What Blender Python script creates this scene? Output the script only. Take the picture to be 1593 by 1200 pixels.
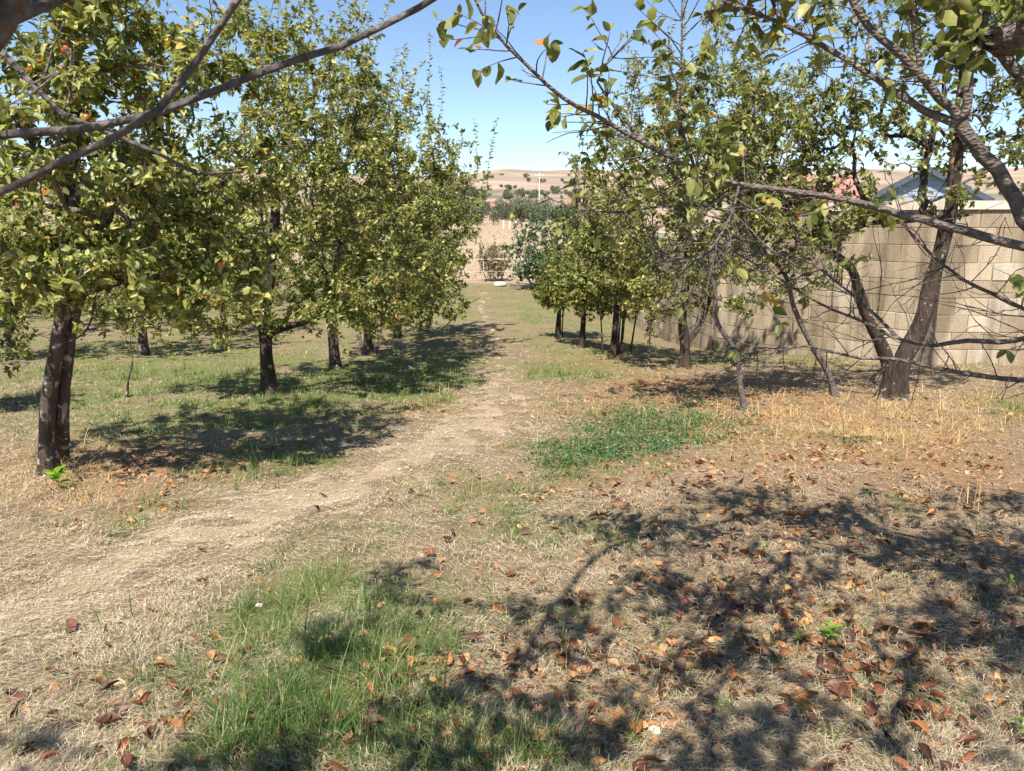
import bpy, math, random
import numpy as np
from mathutils import Vector, Matrix

for o in list(bpy.data.objects):
    bpy.data.objects.remove(o)
scn = bpy.context.scene
C = scn.collection
rng = np.random.default_rng(11)
random.seed(5)

# ------------------------------------------------------------------ camera
FPX, CX, CY = 1226.0, 796.5, 600.0
PITCH = math.radians(11.5)
CAM = np.array([0.0, 0.0, 1.6])
cam_d = bpy.data.cameras.new('camera')
cam = bpy.data.objects.new('camera', cam_d)
C.objects.link(cam)
cam.location = CAM
cam.rotation_euler = (math.radians(90) - PITCH, 0, 0)
cam_d.sensor_width = 36
cam_d.lens = 36 * FPX / 1593.0
cam_d.clip_start = 0.05
cam_d.clip_end = 6000
cam_d.dof.use_dof = True
cam_d.dof.focus_distance = 6.0
cam_d.dof.aperture_fstop = 20
scn.camera = cam

# ------------------------------------------------------------------ sky, sun, exposure
SUN_EL = math.radians(55)
hd = np.array([0.26, 0.96]); hd /= np.linalg.norm(hd)
LIGHT = np.array([hd[0] * math.cos(SUN_EL), hd[1] * math.cos(SUN_EL), -math.sin(SUN_EL)])
world = bpy.data.worlds.new('World')
scn.world = world
world.use_nodes = True
wn = world.node_tree.nodes
wl = world.node_tree.links
sky = wn.new('ShaderNodeTexSky')
sky.sky_type = 'NISHITA'
sky.sun_disc = False
sky.sun_elevation = SUN_EL
sky.sun_rotation = math.atan2(-hd[0], -hd[1])
sky.altitude = 1500
sky.air_density = 1.0
sky.dust_density = 0.0
sky.ozone_density = 2.0
wl.new(sky.outputs[0], wn['Background'].inputs[0])
wn['Background'].inputs[1].default_value = 0.09
sun_d = bpy.data.lights.new('sun', 'SUN')
sun_d.energy = 5.0
sun_d.angle = math.radians(0.53)
sun_d.color = (1.0, 0.93, 0.82)
sun = bpy.data.objects.new('sun', sun_d)
C.objects.link(sun)
sun.rotation_euler = Vector(LIGHT).to_track_quat('-Z', 'Y').to_euler()
sun.location = (6, -10, 14)
scn.view_settings.view_transform = 'Standard'
scn.view_settings.look = 'None'
scn.view_settings.gamma = 1.0
scn.view_settings.exposure = 1.0

# ------------------------------------------------------------------ maths helpers
FWD = np.array([0, math.cos(PITCH), -math.sin(PITCH)])
UPV = np.array([0, math.sin(PITCH), math.cos(PITCH)])
RGT = np.array([1.0, 0, 0])

def ray(px, py):
    return RGT * (px - CX) / FPX + UPV * (CY - py) / FPX + FWD

def WY(px, py, Y):
    d = ray(px, py)
    return CAM + d * (Y / d[1])

def project(P):
    q = P - CAM
    z = np.maximum(q @ FWD, 1e-3)
    return CX + FPX * (q @ RGT) / z, CY - FPX * (q @ UPV) / z, q @ FWD

def hsh(i, j, s):
    n = (i * 374761393 + j * 668265263 + s * 974634777) & 0x7fffffff
    n = ((n ^ (n >> 13)) * 1274126177) & 0x7fffffff
    return ((n ^ (n >> 16)) & 0xffff) / 65535.0

def vnoise(x, y, s=0):
    x = np.asarray(x, float); y = np.asarray(y, float)
    i = np.floor(x).astype(np.int64); j = np.floor(y).astype(np.int64)
    u = x - i; v = y - j
    u = u * u * (3 - 2 * u); v = v * v * (3 - 2 * v)
    a = hsh(i, j, s); b = hsh(i + 1, j, s); c = hsh(i, j + 1, s); d = hsh(i + 1, j + 1, s)
    return (a * (1 - u) + b * u) * (1 - v) + (c * (1 - u) + d * u) * v

def sstep(x, a, b):
    t = np.clip((np.asarray(x, float) - a) / (b - a), 0, 1)
    return t * t * (3 - 2 * t)

PY = [-60, -6, 0, 6, 12, 18, 22, 26, 32, 36, 70, 110, 150, 300, 450, 600, 680, 900, 2600]
PZ = [0.5, .15, 0, -.36, -.72, -1.0, -1.08, -1.0, -.70, -.75, 1.35, 2.4, 4.9, 13.0, 25.0, 41.0, 45.0, 44.0, 20.0]

def terrain(x, y):
    x = np.asarray(x, float); y = np.asarray(y, float)
    w = np.clip(np.abs(y) * 0.09, 0.4, 30)
    z = sum(np.interp(y + k * w, PY, PZ) for k in (-1.5, -.75, 0, .75, 1.5)) / 5
    z = z - 0.42 * sstep(x, .8, 5) * sstep(y, 13, 22) * (1 - sstep(y, 40, 70))
    near = 1 - sstep(y, 25, 45)
    z = z + near * (0.05 * (vnoise(x * 1.1 + 3, y * 1.1, 1) - .5) + 0.05 * (vnoise(x * 4, y * 4, 2) - .5)
                    + 0.034 * (vnoise(x * 11, y * 11, 3) - .5))
    far = sstep(y, 200, 560)
    z = z + far * (9 * (vnoise(x / 170 + 7.3, y / 300, 4) - .5) + 3.0 * (vnoise(x / 45, y / 80, 5) - .5)
                   + 5 * np.exp(-((x + 8) / 26.0) ** 2))
    return z

_T = np.geomspace(.6, 400, 1500)
def G(px, py):
    """point where a sight line meets the ground"""
    d = ray(px, py)
    P = CAM + d * _T[:, None]
    below = P[:, 2] - terrain(P[:, 0], P[:, 1])
    k = int(np.argmax(below <= 0))
    if k == 0: return P[-1]
    f = below[k - 1] / (below[k - 1] - below[k])
    p = P[k - 1] + (P[k] - P[k - 1]) * f
    return np.array([p[0], p[1], float(terrain(p[0], p[1]))])

# ------------------------------------------------------------------ mesh helpers
def make_mesh(name, V, F3=None, F4=None, attrs=None, smooth=False, mat=None):
    me = bpy.data.meshes.new(name)
    V = np.ascontiguousarray(V, dtype=np.float32)
    me.vertices.add(len(V))
    me.vertices.foreach_set('co', V.ravel())
    parts = []; sizes = []
    if F3 is not None and len(F3):
        F3 = np.asarray(F3, dtype=np.int32); parts.append(F3.ravel()); sizes.append(np.full(len(F3), 3, np.int32))
    if F4 is not None and len(F4):
        F4 = np.asarray(F4, dtype=np.int32); parts.append(F4.ravel()); sizes.append(np.full(len(F4), 4, np.int32))
    L = np.concatenate(parts); S = np.concatenate(sizes)
    me.loops.add(len(L)); me.loops.foreach_set('vertex_index', L)
    me.polygons.add(len(S))
    st = np.zeros(len(S), np.int32); st[1:] = np.cumsum(S)[:-1]
    me.polygons.foreach_set('loop_start', st)
    me.polygons.foreach_set('use_smooth', np.full(len(S), smooth, dtype=bool))
    if attrs:
        for k, a in attrs.items():
            at = me.attributes.new(k, 'FLOAT', 'POINT')
            at.data.foreach_set('value', np.ascontiguousarray(a, dtype=np.float32))
    me.update(calc_edges=True)
    if mat:
        me.materials.append(mat)
    return me

def link(name, me, parent=None, kind=None):
    o = bpy.data.objects.new(name, me)
    C.objects.link(o)
    if parent is not None:
        o.parent = parent
    if kind:
        o['kind'] = kind
    return o

def tag(o, label, cat, group=None, kind=None):
    o['label'] = label; o['category'] = cat
    if group: o['group'] = group
    if kind: o['kind'] = kind
    return o

def thing(name, label, cat, loc, group=None):
    o = bpy.data.objects.new(name, None)
    o.empty_display_size = 0.2
    C.objects.link(o)
    o.location = loc
    return tag(o, label, cat, group)

def child(name, me, root, kind=None):
    """mesh given in world coordinates, parented under an empty that has only a location"""
    o = link(name, me, root, kind)
    o.matrix_parent_inverse = Matrix.Translation(-Vector(root.location))
    return o

class MB:
    def __init__(s): s.V = []; s.F3 = []; s.F4 = []; s.A = []; s.n = 0
    def add(s, V, F3=None, F4=None, a=None):
        V = np.asarray(V, float)
        s.V.append(V)
        if F3 is not None and len(F3): s.F3.append(np.asarray(F3) + s.n)
        if F4 is not None and len(F4): s.F4.append(np.asarray(F4) + s.n)
        s.A.append(np.full(len(V), 0.5) if a is None else np.broadcast_to(a, (len(V),)))
        s.n += len(V)
    def mesh(s, name, mat, smooth=False):
        return make_mesh(name, np.concatenate(s.V), np.concatenate(s.F3) if s.F3 else None,
                         np.concatenate(s.F4) if s.F4 else None, {'rnd': np.concatenate(s.A)}, smooth, mat)

def box_vf(x0, x1, y0, y1, z0, z1):
    V = [(x0, y0, z0), (x1, y0, z0), (x1, y1, z0), (x0, y1, z0), (x0, y0, z1), (x1, y0, z1), (x1, y1, z1), (x0, y1, z1)]
    F = [(0, 3, 2, 1), (4, 5, 6, 7), (0, 1, 5, 4), (1, 2, 6, 5), (2, 3, 7, 6), (3, 0, 4, 7)]
    return np.array(V, float), np.array(F)

def nrm(a):
    return a / np.maximum(np.linalg.norm(a, axis=-1, keepdims=True), 1e-9)

def tube(P, R, sides=6, bump=0.0, seed=0, cap=True, roots=False):
    P = np.asarray(P, float); R = np.asarray(R, float); n = len(P)
    T = np.gradient(P, axis=0); T = nrm(T)
    t0 = T.mean(0)
    ref = np.array([1.0, 0, 0]) if abs(t0[0]) < 0.6 * np.linalg.norm(t0) + 1e-9 else np.array([0, 0.3, 1.0])
    B = nrm(np.cross(T, ref)); N = np.cross(B, T)
    a = np.arange(sides) * 2 * math.pi / sides
    rr = R[:, None] * np.ones((1, sides))
    if bump:
        r2 = np.random.default_rng(seed)
        lob = 1 + bump * np.sin(a * 3 + r2.uniform(0, 6)) * .6 + bump * np.sin(a * 2 + r2.uniform(0, 6))
        rr = rr * lob[None, :] * (1 + bump * .8 * (r2.random((n, sides)) - .5))
    if roots:
        s_ = np.linalg.norm(P - P[0], axis=1)[:, None]; ph = np.random.default_rng(seed + 9).uniform(0, 6, 3)
        rr = rr * (1 + .38 * np.exp(-s_ / .16) * np.sin(4 * a + ph[0])[None] + .10 * np.sin(s_ * 9 + ph[1]) * np.sin(2 * a + ph[2])[None])
    V = P[:, None, :] + rr[..., None] * (np.cos(a)[None, :, None] * B[:, None, :] + np.sin(a)[None, :, None] * N[:, None, :])
    V = V.reshape(-1, 3)
    i = np.arange(n - 1)[:, None] * sides; j = np.arange(sides)[None, :]; k = (j + 1) % sides
    F4 = np.stack([i + j, i + k, i + sides + k, i + sides + j], -1).reshape(-1, 4)
    F3 = None
    if cap:
        V = np.vstack([V, P[-1:] + T[-1] * R[-1] * .6])
        b = (n - 1) * sides
        F3 = np.array([(b + q, b + (q + 1) % sides, n * sides) for q in range(sides)])
    return V, F3, F4

# leaf templates: u along, v across, w normal
def leaf_tpl(rows, us, ws, fold, droop):
    pts = [(0, 0, 0)]; F3 = []; F4 = []
    for u, w in zip(us, ws):
        pts += [(u, w, fold * w * 2 - droop * u * u), (u, 0, -droop * u * u), (u, -w, fold * w * 2 - droop * u * u)]
    pts.append((1.0, 0, -droop))
    F3 += [(0, 2, 1), (0, 3, 2)]
    for r in range(len(us) - 1):
        a = 1 + 3 * r
        F4 += [(a, a + 1, a + 4, a + 3), (a + 1, a + 2, a + 5, a + 4)]
    a = 1 + 3 * (len(us) - 1); t = len(pts) - 1
    F3 += [(a, a + 1, t), (a + 1, a + 2, t)]
    return np.array(pts, float), np.array(F3), (np.array(F4) if F4 else np.zeros((0, 4), int))

T_NEAR = leaf_tpl(4, [.13, .36, .62, .84], [.15, .27, .26, .15], .22, .16)
T_MID = leaf_tpl(2, [.27, .68], [.25, .24], .22, .15)
T_FAR = leaf_tpl(1, [.45], [.29], .2, .15)

def scatter_tpl(tpl, P, D, N, S, rnd, wid=None, curl=None):
    t, F3, F4 = tpl; k = len(t); n = len(P)
    D = nrm(D); B = nrm(np.cross(N, D)); N = np.cross(D, B)
    S = np.asarray(S, float)
    wid = np.ones(n) if wid is None else wid
    curl = np.ones(n) if curl is None else curl
    V = (P[:, None, :] + (S[:, None] * t[None, :, 0])[..., None] * D[:, None, :]
         + (S[:, None] * wid[:, None] * t[None, :, 1])[..., None] * B[:, None, :]
         + (S[:, None] * curl[:, None] * t[None, :, 2])[..., None] * N[:, None, :])
    off = (np.arange(n) * k)[:, None, None]
    f3 = (F3[None] + off).reshape(-1, 3)
    f4 = (F4[None] + off).reshape(-1, 4) if len(F4) else None
    return V.reshape(-1, 3), f3, f4, np.repeat(rnd, k)

# ------------------------------------------------------------------ materials
def mat_new(name):
    m = bpy.data.materials.new(name); m.use_nodes = True
    nt = m.node_tree; nt.nodes.clear()
    return m, nt.nodes, nt.links

def ramp(nodes, stops):
    r = nodes.new('ShaderNodeValToRGB'); e = r.color_ramp.elements
    while len(e) < len(stops): e.new(0.5)
    for el, (p, c) in zip(e, stops):
        el.position = p; el.color = (*c, 1)
    return r

def leaf_material(name, stops, trans=0.34, rough=0.45, spec=0.42):
    m, n, l = mat_new(name)
    out = n.new('ShaderNodeOutputMaterial')
    at = n.new('ShaderNodeAttribute'); at.attribute_name = 'rnd'
    r = ramp(n, stops); l.new(at.outputs['Fac'], r.inputs[0])
    tc = n.new('ShaderNodeTexCoord')
    no = n.new('ShaderNodeTexNoise'); no.inputs['Scale'].default_value = 60; no.inputs['Detail'].default_value = 2
    l.new(tc.outputs['Object'], no.inputs['Vector'])
    mp = n.new('ShaderNodeMapRange'); mp.inputs[1].default_value = .3; mp.inputs[2].default_value = .7
    mp.inputs[3].default_value = .78; mp.inputs[4].default_value = 1.2
    l.new(no.outputs['Fac'], mp.inputs[0])
    mx = n.new('ShaderNodeMix'); mx.data_type = 'RGBA'; mx.blend_type = 'MULTIPLY'; mx.inputs[0].default_value = 1
    l.new(r.outputs[0], mx.inputs[6]); l.new(mp.outputs[0], mx.inputs[7])
    p = n.new('ShaderNodeBsdfPrincipled'); p.inputs['Roughness'].default_value = rough
    p.inputs['Specular IOR Level'].default_value = spec
    l.new(mx.outputs[2], p.inputs['Base Color'])
    t = n.new('ShaderNodeBsdfTranslucent')
    hs = n.new('ShaderNodeHueSaturation'); hs.inputs['Saturation'].default_value = 1.15; hs.inputs['Value'].default_value = 1.5
    l.new(mx.outputs[2], hs.inputs['Color']); l.new(hs.outputs[0], t.inputs[0])
    ms = n.new('ShaderNodeMixShader'); ms.inputs[0].default_value = trans
    l.new(p.outputs[0], ms.inputs[1]); l.new(t.outputs[0], ms.inputs[2]); l.new(ms.outputs[0], out.inputs[0])
    return m

def bark_material(name, dark, light, lichen, scale=14, zs=.35, lich=.62):
    m, n, l = mat_new(name)
    out = n.new('ShaderNodeOutputMaterial'); p = n.new('ShaderNodeBsdfPrincipled')
    p.inputs['Roughness'].default_value = .85; p.inputs['Specular IOR Level'].default_value = .25
    tc = n.new('ShaderNodeTexCoord'); mp = n.new('ShaderNodeMapping'); mp.inputs['Scale'].default_value = (1, 1, zs)
    l.new(tc.outputs['Object'], mp.inputs[0])
    no = n.new('ShaderNodeTexNoise'); no.inputs['Scale'].default_value = scale; no.inputs['Detail'].default_value = 6; no.inputs['Roughness'].default_value = .65
    l.new(mp.outputs[0], no.inputs['Vector'])
    r = ramp(n, [(.3, dark), (.7, light)]); l.new(no.outputs['Fac'], r.inputs[0])
    n2 = n.new('ShaderNodeTexNoise'); n2.inputs['Scale'].default_value = scale * .9; n2.inputs['Detail'].default_value = 4
    l.new(tc.outputs['Object'], n2.inputs['Vector'])
    r2 = ramp(n, [(lich, (0, 0, 0)), (lich + .06, (1, 1, 1))]); l.new(n2.outputs['Fac'], r2.inputs[0])
    mx = n.new('ShaderNodeMix'); mx.data_type = 'RGBA'
    l.new(r2.outputs[0], mx.inputs[0]); l.new(r.outputs[0], mx.inputs[6]); mx.inputs[7].default_value = (*lichen, 1)
    l.new(mx.outputs[2], p.inputs['Base Color'])
    vo = n.new('ShaderNodeTexVoronoi'); vo.inputs['Scale'].default_value = scale * 2.2
    l.new(mp.outputs[0], vo.inputs['Vector'])
    ad = n.new('ShaderNodeMath'); ad.operation = 'ADD'; l.new(no.outputs['Fac'], ad.inputs[0]); l.new(vo.outputs['Distance'], ad.inputs[1])
    b = n.new('ShaderNodeBump'); b.inputs['Strength'].default_value = .7; b.inputs['Distance'].default_value = .02
    l.new(ad.outputs[0], b.inputs['Height']); l.new(b.outputs[0], p.inputs['Normal'])
    l.new(p.outputs[0], out.inputs[0])
    return m

def simple_material(name, c1, c2, scale=8, rough=.8, bump=.3, dist=.01, detail=6, spec=.3):
    m, n, l = mat_new(name)
    out = n.new('ShaderNodeOutputMaterial'); p = n.new('ShaderNodeBsdfPrincipled')
    p.inputs['Roughness'].default_value = rough; p.inputs['Specular IOR Level'].default_value = spec
    tc = n.new('ShaderNodeTexCoord')
    no = n.new('ShaderNodeTexNoise'); no.inputs['Scale'].default_value = scale; no.inputs['Detail'].default_value = detail
    l.new(tc.outputs['Object'], no.inputs['Vector'])
    r = ramp(n, [(.32, c1), (.68, c2)]); l.new(no.outputs['Fac'], r.inputs[0]); l.new(r.outputs[0], p.inputs['Base Color'])
    b = n.new('ShaderNodeBump'); b.inputs['Strength'].default_value = bump; b.inputs['Distance'].default_value = dist
    l.new(no.outputs['Fac'], b.inputs['Height']); l.new(b.outputs[0], p.inputs['Normal'])
    l.new(p.outputs[0], out.inputs[0])
    return m

M = {}
M['leaf_apple'] = leaf_material('leaf_apple', [(0, (.060, .082, .020)), (.35, (.160, .188, .046)), (.7, (.335, .345, .10)), (.93, (.54, .48, .18)), (.97, (.46, .27, .06)), (1, (.34, .12, .04))])
M['leaf_plum'] = leaf_material('leaf_plum', [(0, (.055, .080, .022)), (.4, (.145, .165, .042)), (.75, (.28, .29, .088)), (.92, (.46, .42, .15)), (.965, (.48, .27, .06)), (1, (.36, .12, .05))])
M['leaf_yellow'] = leaf_material('leaf_yellow', [(0, (.09, .14, .025)), (.5, (.20, .25, .045)), (.9, (.36, .35, .06)), (1, (.45, .25, .06))])
M['leaf_dark'] = leaf_material('leaf_dark', [(0, (.03, .062, .028)), (.5, (.07, .12, .048)), (.9, (.13, .185, .075)), (1, (.2, .23, .08))], .25)
M['leaf_dry'] = leaf_material('leaf_dry', [(0, (.16, .11, .06)), (.5, (.25, .19, .10)), (1, (.20, .22, .09))], .25, .7, .2)
M['leaf_far'] = leaf_material('leaf_far', [(0, (.075, .095, .055)), (.5, (.11, .13, .07)), (1, (.17, .17, .095))], .2, .6)
M['dead_leaf'] = leaf_material('dead_leaf', [(0, (.045, .020, .014)), (.35, (.11, .042, .023)), (.65, (.21, .080, .034)), (.88, (.36, .16, .06)), (1, (.48, .30, .15))], .18, .5, .45)
M['litter'] = leaf_material('litter', [(0, (.14, .06, .03)), (.4, (.33, .15, .06)), (.75, (.50, .27, .11)), (1, (.58, .40, .21))], .15, .6, .35)
M['grass'] = leaf_material('grass', [(0, (.040, .090, .020)), (.5, (.10, .175, .040)), (.85, (.20, .26, .075)), (1, (.40, .37, .16))], .3, .45, .45)
M['clover'] = leaf_material('clover', [(0, (.035, .095, .035)), (.6, (.07, .16, .055)), (1, (.13, .22, .07))], .3, .5, .4)
M['straw'] = leaf_material('straw', [(0, (.15, .11, .075)), (.35, (.38, .305, .21)), (.7, (.62, .52, .375)), (1, (.80, .70, .53))], .15, .6, .35)
M['stubble'] = leaf_material('stubble', [(0, (.22, .15, .10)), (.5, (.34, .25, .17)), (1, (.44, .34, .24))], .15, .6, .2)
M['drygrass'] = leaf_material('drygrass', [(0, (.36, .22, .09)), (.5, (.55, .37, .16)), (1, (.70, .52, .27))], .2, .55, .35)
M['seedling'] = leaf_material('seedling', [(0, (.13, .26, .03)), (1, (.25, .40, .05))], .4, .4)
M['bark_apple'] = bark_material('bark_apple', (.030, .022, .018), (.12, .09, .072), (.34, .31, .27), 15, .35, .58)
M['bark_dark'] = bark_material('bark_dark', (.018, .013, .010), (.075, .054, .040), (.26, .23, .19), 14, .25, .62)
M['bark_plum'] = bark_material('bark_plum', (.060, .046, .041), (.22, .185, .17), (.38, .34, .30), 26, 1.6, .68)
M['bark_grey'] = bark_material('bark_grey', (.045, .036, .033), (.17, .145, .135), (.27, .25, .23), 40, .8, .66)
M['twig'] = bark_material('twig', (.075, .055, .046), (.22, .175, .15), (.34, .31, .27), 30, .5, .66)
M['fruit'] = simple_material('fruit', (.42, .05, .04), (.55, .22, .06), 20, .35, .05, .002, 2, .5)
M['plum'] = simple_material('plum', (.10, .02, .05), (.22, .05, .08), 20, .4, .05, .002, 2, .5)
M['mortar'] = simple_material('mortar', (.10, .082, .062), (.20, .165, .125), 12, .95, .5, .01)
M['coping'] = simple_material('coping', (.48, .42, .33), (.66, .59, .48), 6, .9, .4, .01)
M['rock'] = simple_material('rock', (.50, .42, .34), (.72, .64, .54), 6, .9, .6, .03)
M['shed_wall'] = simple_material('shed_wall', (.25, .31, .39), (.30, .36, .44), 1.5, .5, .05, .005)
M['shed_trim'] = simple_material('shed_trim', (.06, .075, .10), (.09, .105, .13), 3, .5, .05, .005)
M['roof_red'] = simple_material('roof_red', (.33, .14, .125), (.43, .20, .175), 3, .6, .05, .005)
M['roof_blue'] = simple_material('roof_blue', (.22, .27, .34), (.30, .36, .43), 2, .45, .05, .005)
M['house_wall'] = simple_material('house_wall', (.58, .53, .46), (.70, .66, .58), 2, .9, .1, .005)
M['glass'] = simple_material('glass', (.03, .035, .04), (.05, .055, .06), 2, .15, .0, .001)
M['pole'] = simple_material('pole', (.48, .46, .44), (.60, .58, .55), 4, .8, .1, .005)
M['post'] = simple_material('post', (.30, .25, .20), (.44, .38, .31), 6, .9, .3, .01)
M['rail'] = simple_material('rail', (.45, .41, .37), (.56, .52, .47), 6, .7, .1, .005)

def block_material():
    m, n, l = mat_new('block_stone')
    out = n.new('ShaderNodeOutputMaterial'); p = n.new('ShaderNodeBsdfPrincipled')
    p.inputs['Roughness'].default_value = .92; p.inputs['Specular IOR Level'].default_value = .15
    oi = n.new('ShaderNodeObjectInfo'); tc = n.new('ShaderNodeTexCoord')
    r = ramp(n, [(0, (.30, .235, .165)), (.4, (.38, .305, .215)), (.75, (.44, .36, .26)), (1, (.50, .43, .34))])
    l.new(oi.outputs['Random'], r.inputs[0])
    ge = n.new('ShaderNodeNewGeometry')
    mp = n.new('ShaderNodeMapping'); mp.inputs['Scale'].default_value = (2.2, 2.2, .35)
    l.new(ge.outputs['Position'], mp.inputs[0])
    no = n.new('ShaderNodeTexNoise'); no.inputs['Scale'].default_value = 1.6; no.inputs['Detail'].default_value = 5
    l.new(mp.outputs[0], no.inputs['Vector'])
    r2 = ramp(n, [(.38, (.50, .485, .46)), (.58, (1, 1, 1))]); l.new(no.outputs['Fac'], r2.inputs[0])
    mx = n.new('ShaderNodeMix'); mx.data_type = 'RGBA'; mx.blend_type = 'MULTIPLY'; mx.inputs[0].default_value = .85
    l.new(r.outputs[0], mx.inputs[6]); l.new(r2.outputs[0], mx.inputs[7])
    n3 = n.new('ShaderNodeTexNoise'); n3.inputs['Scale'].default_value = 45; n3.inputs['Detail'].default_value = 5
    l.new(ge.outputs['Position'], n3.inputs['Vector'])
    r3 = ramp(n, [(.3, (.78, .78, .78)), (.7, (1.12, 1.12, 1.12))]); l.new(n3.outputs['Fac'], r3.inputs[0])
    m2 = n.new('ShaderNodeMix'); m2.data_type = 'RGBA'; m2.blend_type = 'MULTIPLY'; m2.inputs[0].default_value = 1
    l.new(mx.outputs[2], m2.inputs[6]); l.new(r3.outputs[0], m2.inputs[7])
    l.new(m2.outputs[2], p.inputs['Base Color'])
    b = n.new('ShaderNodeBump'); b.inputs['Strength'].default_value = .5; b.inputs['Distance'].default_value = .015
    l.new(n3.outputs['Fac'], b.inputs['Height']); l.new(b.outputs[0], p.inputs['Normal'])
    l.new(p.outputs[0], out.inputs[0])
    return m
M['block'] = block_material()

def ground_material(name, path=False):
    m, n, l = mat_new(name)
    out = n.new('ShaderNodeOutputMaterial'); p = n.new('ShaderNodeBsdfPrincipled')
    p.inputs['Roughness'].default_value = .95; p.inputs['Specular IOR Level'].default_value = .1
    ge = n.new('ShaderNodeNewGeometry')
    def noise(sc, det=6, rough=.6):
        q = n.new('ShaderNodeTexNoise'); q.inputs['Scale'].default_value = sc; q.inputs['Detail'].default_value = det
        q.inputs['Roughness'].default_value = rough
        l.new(ge.outputs['Position'], q.inputs['Vector']); return q
    fine = noise(70, 9, .8); mid = noise(2.5, 6); big = noise(.03, 6)
    if path:
        a = ramp(n, [(.25, (.17, .13, .09)), (.5, (.33, .265, .188)), (.75, (.54, .455, .34))])
    else:
        a = ramp(n, [(.33, (.075, .054, .037)), (.5, (.22, .165, .115)), (.66, (.46, .37, .265))])
    l.new(fine.outputs['Fac'], a.inputs[0])
    bb = ramp(n, [(.3, (.72, .70, .66)), (.7, (1.12, 1.08, 1.02))]); l.new(mid.outputs['Fac'], bb.inputs[0])
    mx = n.new('ShaderNodeMix'); mx.data_type = 'RGBA'; mx.blend_type = 'MULTIPLY'; mx.inputs[0].default_value = 1
    l.new(a.outputs[0], mx.inputs[6]); l.new(bb.outputs[0], mx.inputs[7])
    col = mx.outputs[2]
    def over(col, attr, stops, src):
        r = ramp(n, stops); l.new(src.outputs['Fac'], r.inputs[0])
        at = n.new('ShaderNodeAttribute'); at.attribute_name = attr
        k = n.new('ShaderNodeMix'); k.data_type = 'RGBA'
        l.new(at.outputs['Fac'], k.inputs[0]); l.new(col, k.inputs[6]); l.new(r.outputs[0], k.inputs[7])
        return k.outputs[2]
    if not path:
        col = over(col, 'green', [(.3, (.06, .085, .025)), (.5, (.13, .15, .05)), (.72, (.27, .245, .11))], fine)
        col = over(col, 'leafy', [(.3, (.10, .055, .03)), (.5, (.24, .135, .07)), (.72, (.42, .28, .15))], fine)
        col = over(col, 'field', [(.3, (.26, .195, .13)), (.5, (.34, .26, .175)), (.7, (.42, .33, .23))], mid)
        col = over(col, 'hill', [(.35, (.20, .165, .125)), (.5, (.30, .23, .17)), (.65, (.38, .29, .22))], big)
    if not path:
        col = over(col, 'scrub', [(.35, (.13, .125, .085)), (.65, (.20, .175, .125))], big)
    l.new(col, p.inputs['Base Color'])
    b = n.new('ShaderNodeBump'); b.inputs['Strength'].default_value = .8; b.inputs['Distance'].default_value = .012
    l.new(fine.outputs['Fac'], b.inputs['Height']); l.new(b.outputs[0], p.inputs['Normal'])
    l.new(p.outputs[0], out.inputs[0])
    return m
M['ground'] = ground_material('ground_soil')
M['path'] = ground_material('path_soil', True)

# ------------------------------------------------------------------ layout masks (laid out on the ground in metres)
PATH_PX = [(-420, 1110), (-160, 1010), (60, 930), (260, 852), (470, 778), (630, 722), (730, 668), (768, 622), (780, 582),
           (777, 548), (766, 517), (748, 484), (752, 455)]
PATHW = np.array([G(*p)[:2] for p in PATH_PX])
dens = []
for a, b in zip(PATHW[:-1], PATHW[1:]):
    k = max(2, int(np.linalg.norm(b - a) / .12))
    dens += [a + (b - a) * t for t in np.linspace(0, 1, k, endpoint=False)]
PATHD = np.array(dens + [PATHW[-1]])
for _ in range(12):
    PATHD[1:-1] = (PATHD[:-2] + PATHD[1:-1] * 2 + PATHD[2:]) / 4

def path_dist(x, y):
    out = np.empty(len(x))
    for s in range(0, len(x), 20000):
        q = np.stack([x[s:s + 20000], y[s:s + 20000]], -1)
        out[s:s + 20000] = np.sqrt(((q[:, None, :] - PATHD[None, ::2]) ** 2).sum(-1).min(1))
    return out

def blobs(px, py, L):
    v = np.zeros(len(px))
    for cx, cy, rx, ry, a in L:
        v += a * np.exp(-(((px - cx) / rx) ** 2 + ((py - cy) / ry) ** 2))
    return v

GREEN = [(470, 735, 130, 30, .9), (620, 690, 90, 25, .6), (330, 640, 330, 45, .65), (600, 600, 170, 32, 1.0), (250, 570, 330, 60, .8),
         (560, 930, 150, 70, .9), (470, 1040, 170, 90, .9), (250, 1010, 200, 70, .45), (80, 880, 120, 30, .45), (150, 810, 200, 30, .3),
         (420, 1150, 260, 70, .6), (900, 820, 120, 40, .45), (780, 770, 100, 30, .35), (1010, 670, 120, 32, .5), (900, 720, 90, 40, .45), (890, 582, 90, 13, .9),
         (930, 545, 150, 22, .5), (840, 490, 110, 45, .7), (690, 480, 90, 45, .6), (1250, 560, 300, 14, .7), (1560, 640, 70, 25, .5),
         (720, 620, 40, 20, .25), (1400, 790, 40, 20, .25), (780, 1180, 160, 50, .5), (650, 560, 120, 20, .4), (1330, 680, 60, 14, .3)]
LEAFY = [(1250, 640, 330, 55, .95), (1150, 740, 330, 40, .55), (250, 720, 210, 30, .75), (130, 790, 140, 40, .45), (1500, 720, 200, 60, .6),
         (960, 610, 120, 25, .35), (1080, 600, 120, 20, .7), (620, 640, 160, 16, .4), (930, 560, 60, 8, .5), (690, 640, 90, 20, .25), (1300, 930, 420, 180, .42), (700, 1130, 400, 80, .35)]
DRY = [(1290, 660, 180, 36, 1.0), (1180, 640, 90, 22, .6), (1480, 650, 110, 40, .7), (100, 740, 120, 50, .5), (960, 555, 60, 12, .6), (820, 630, 160, 25, .35)]

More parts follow.
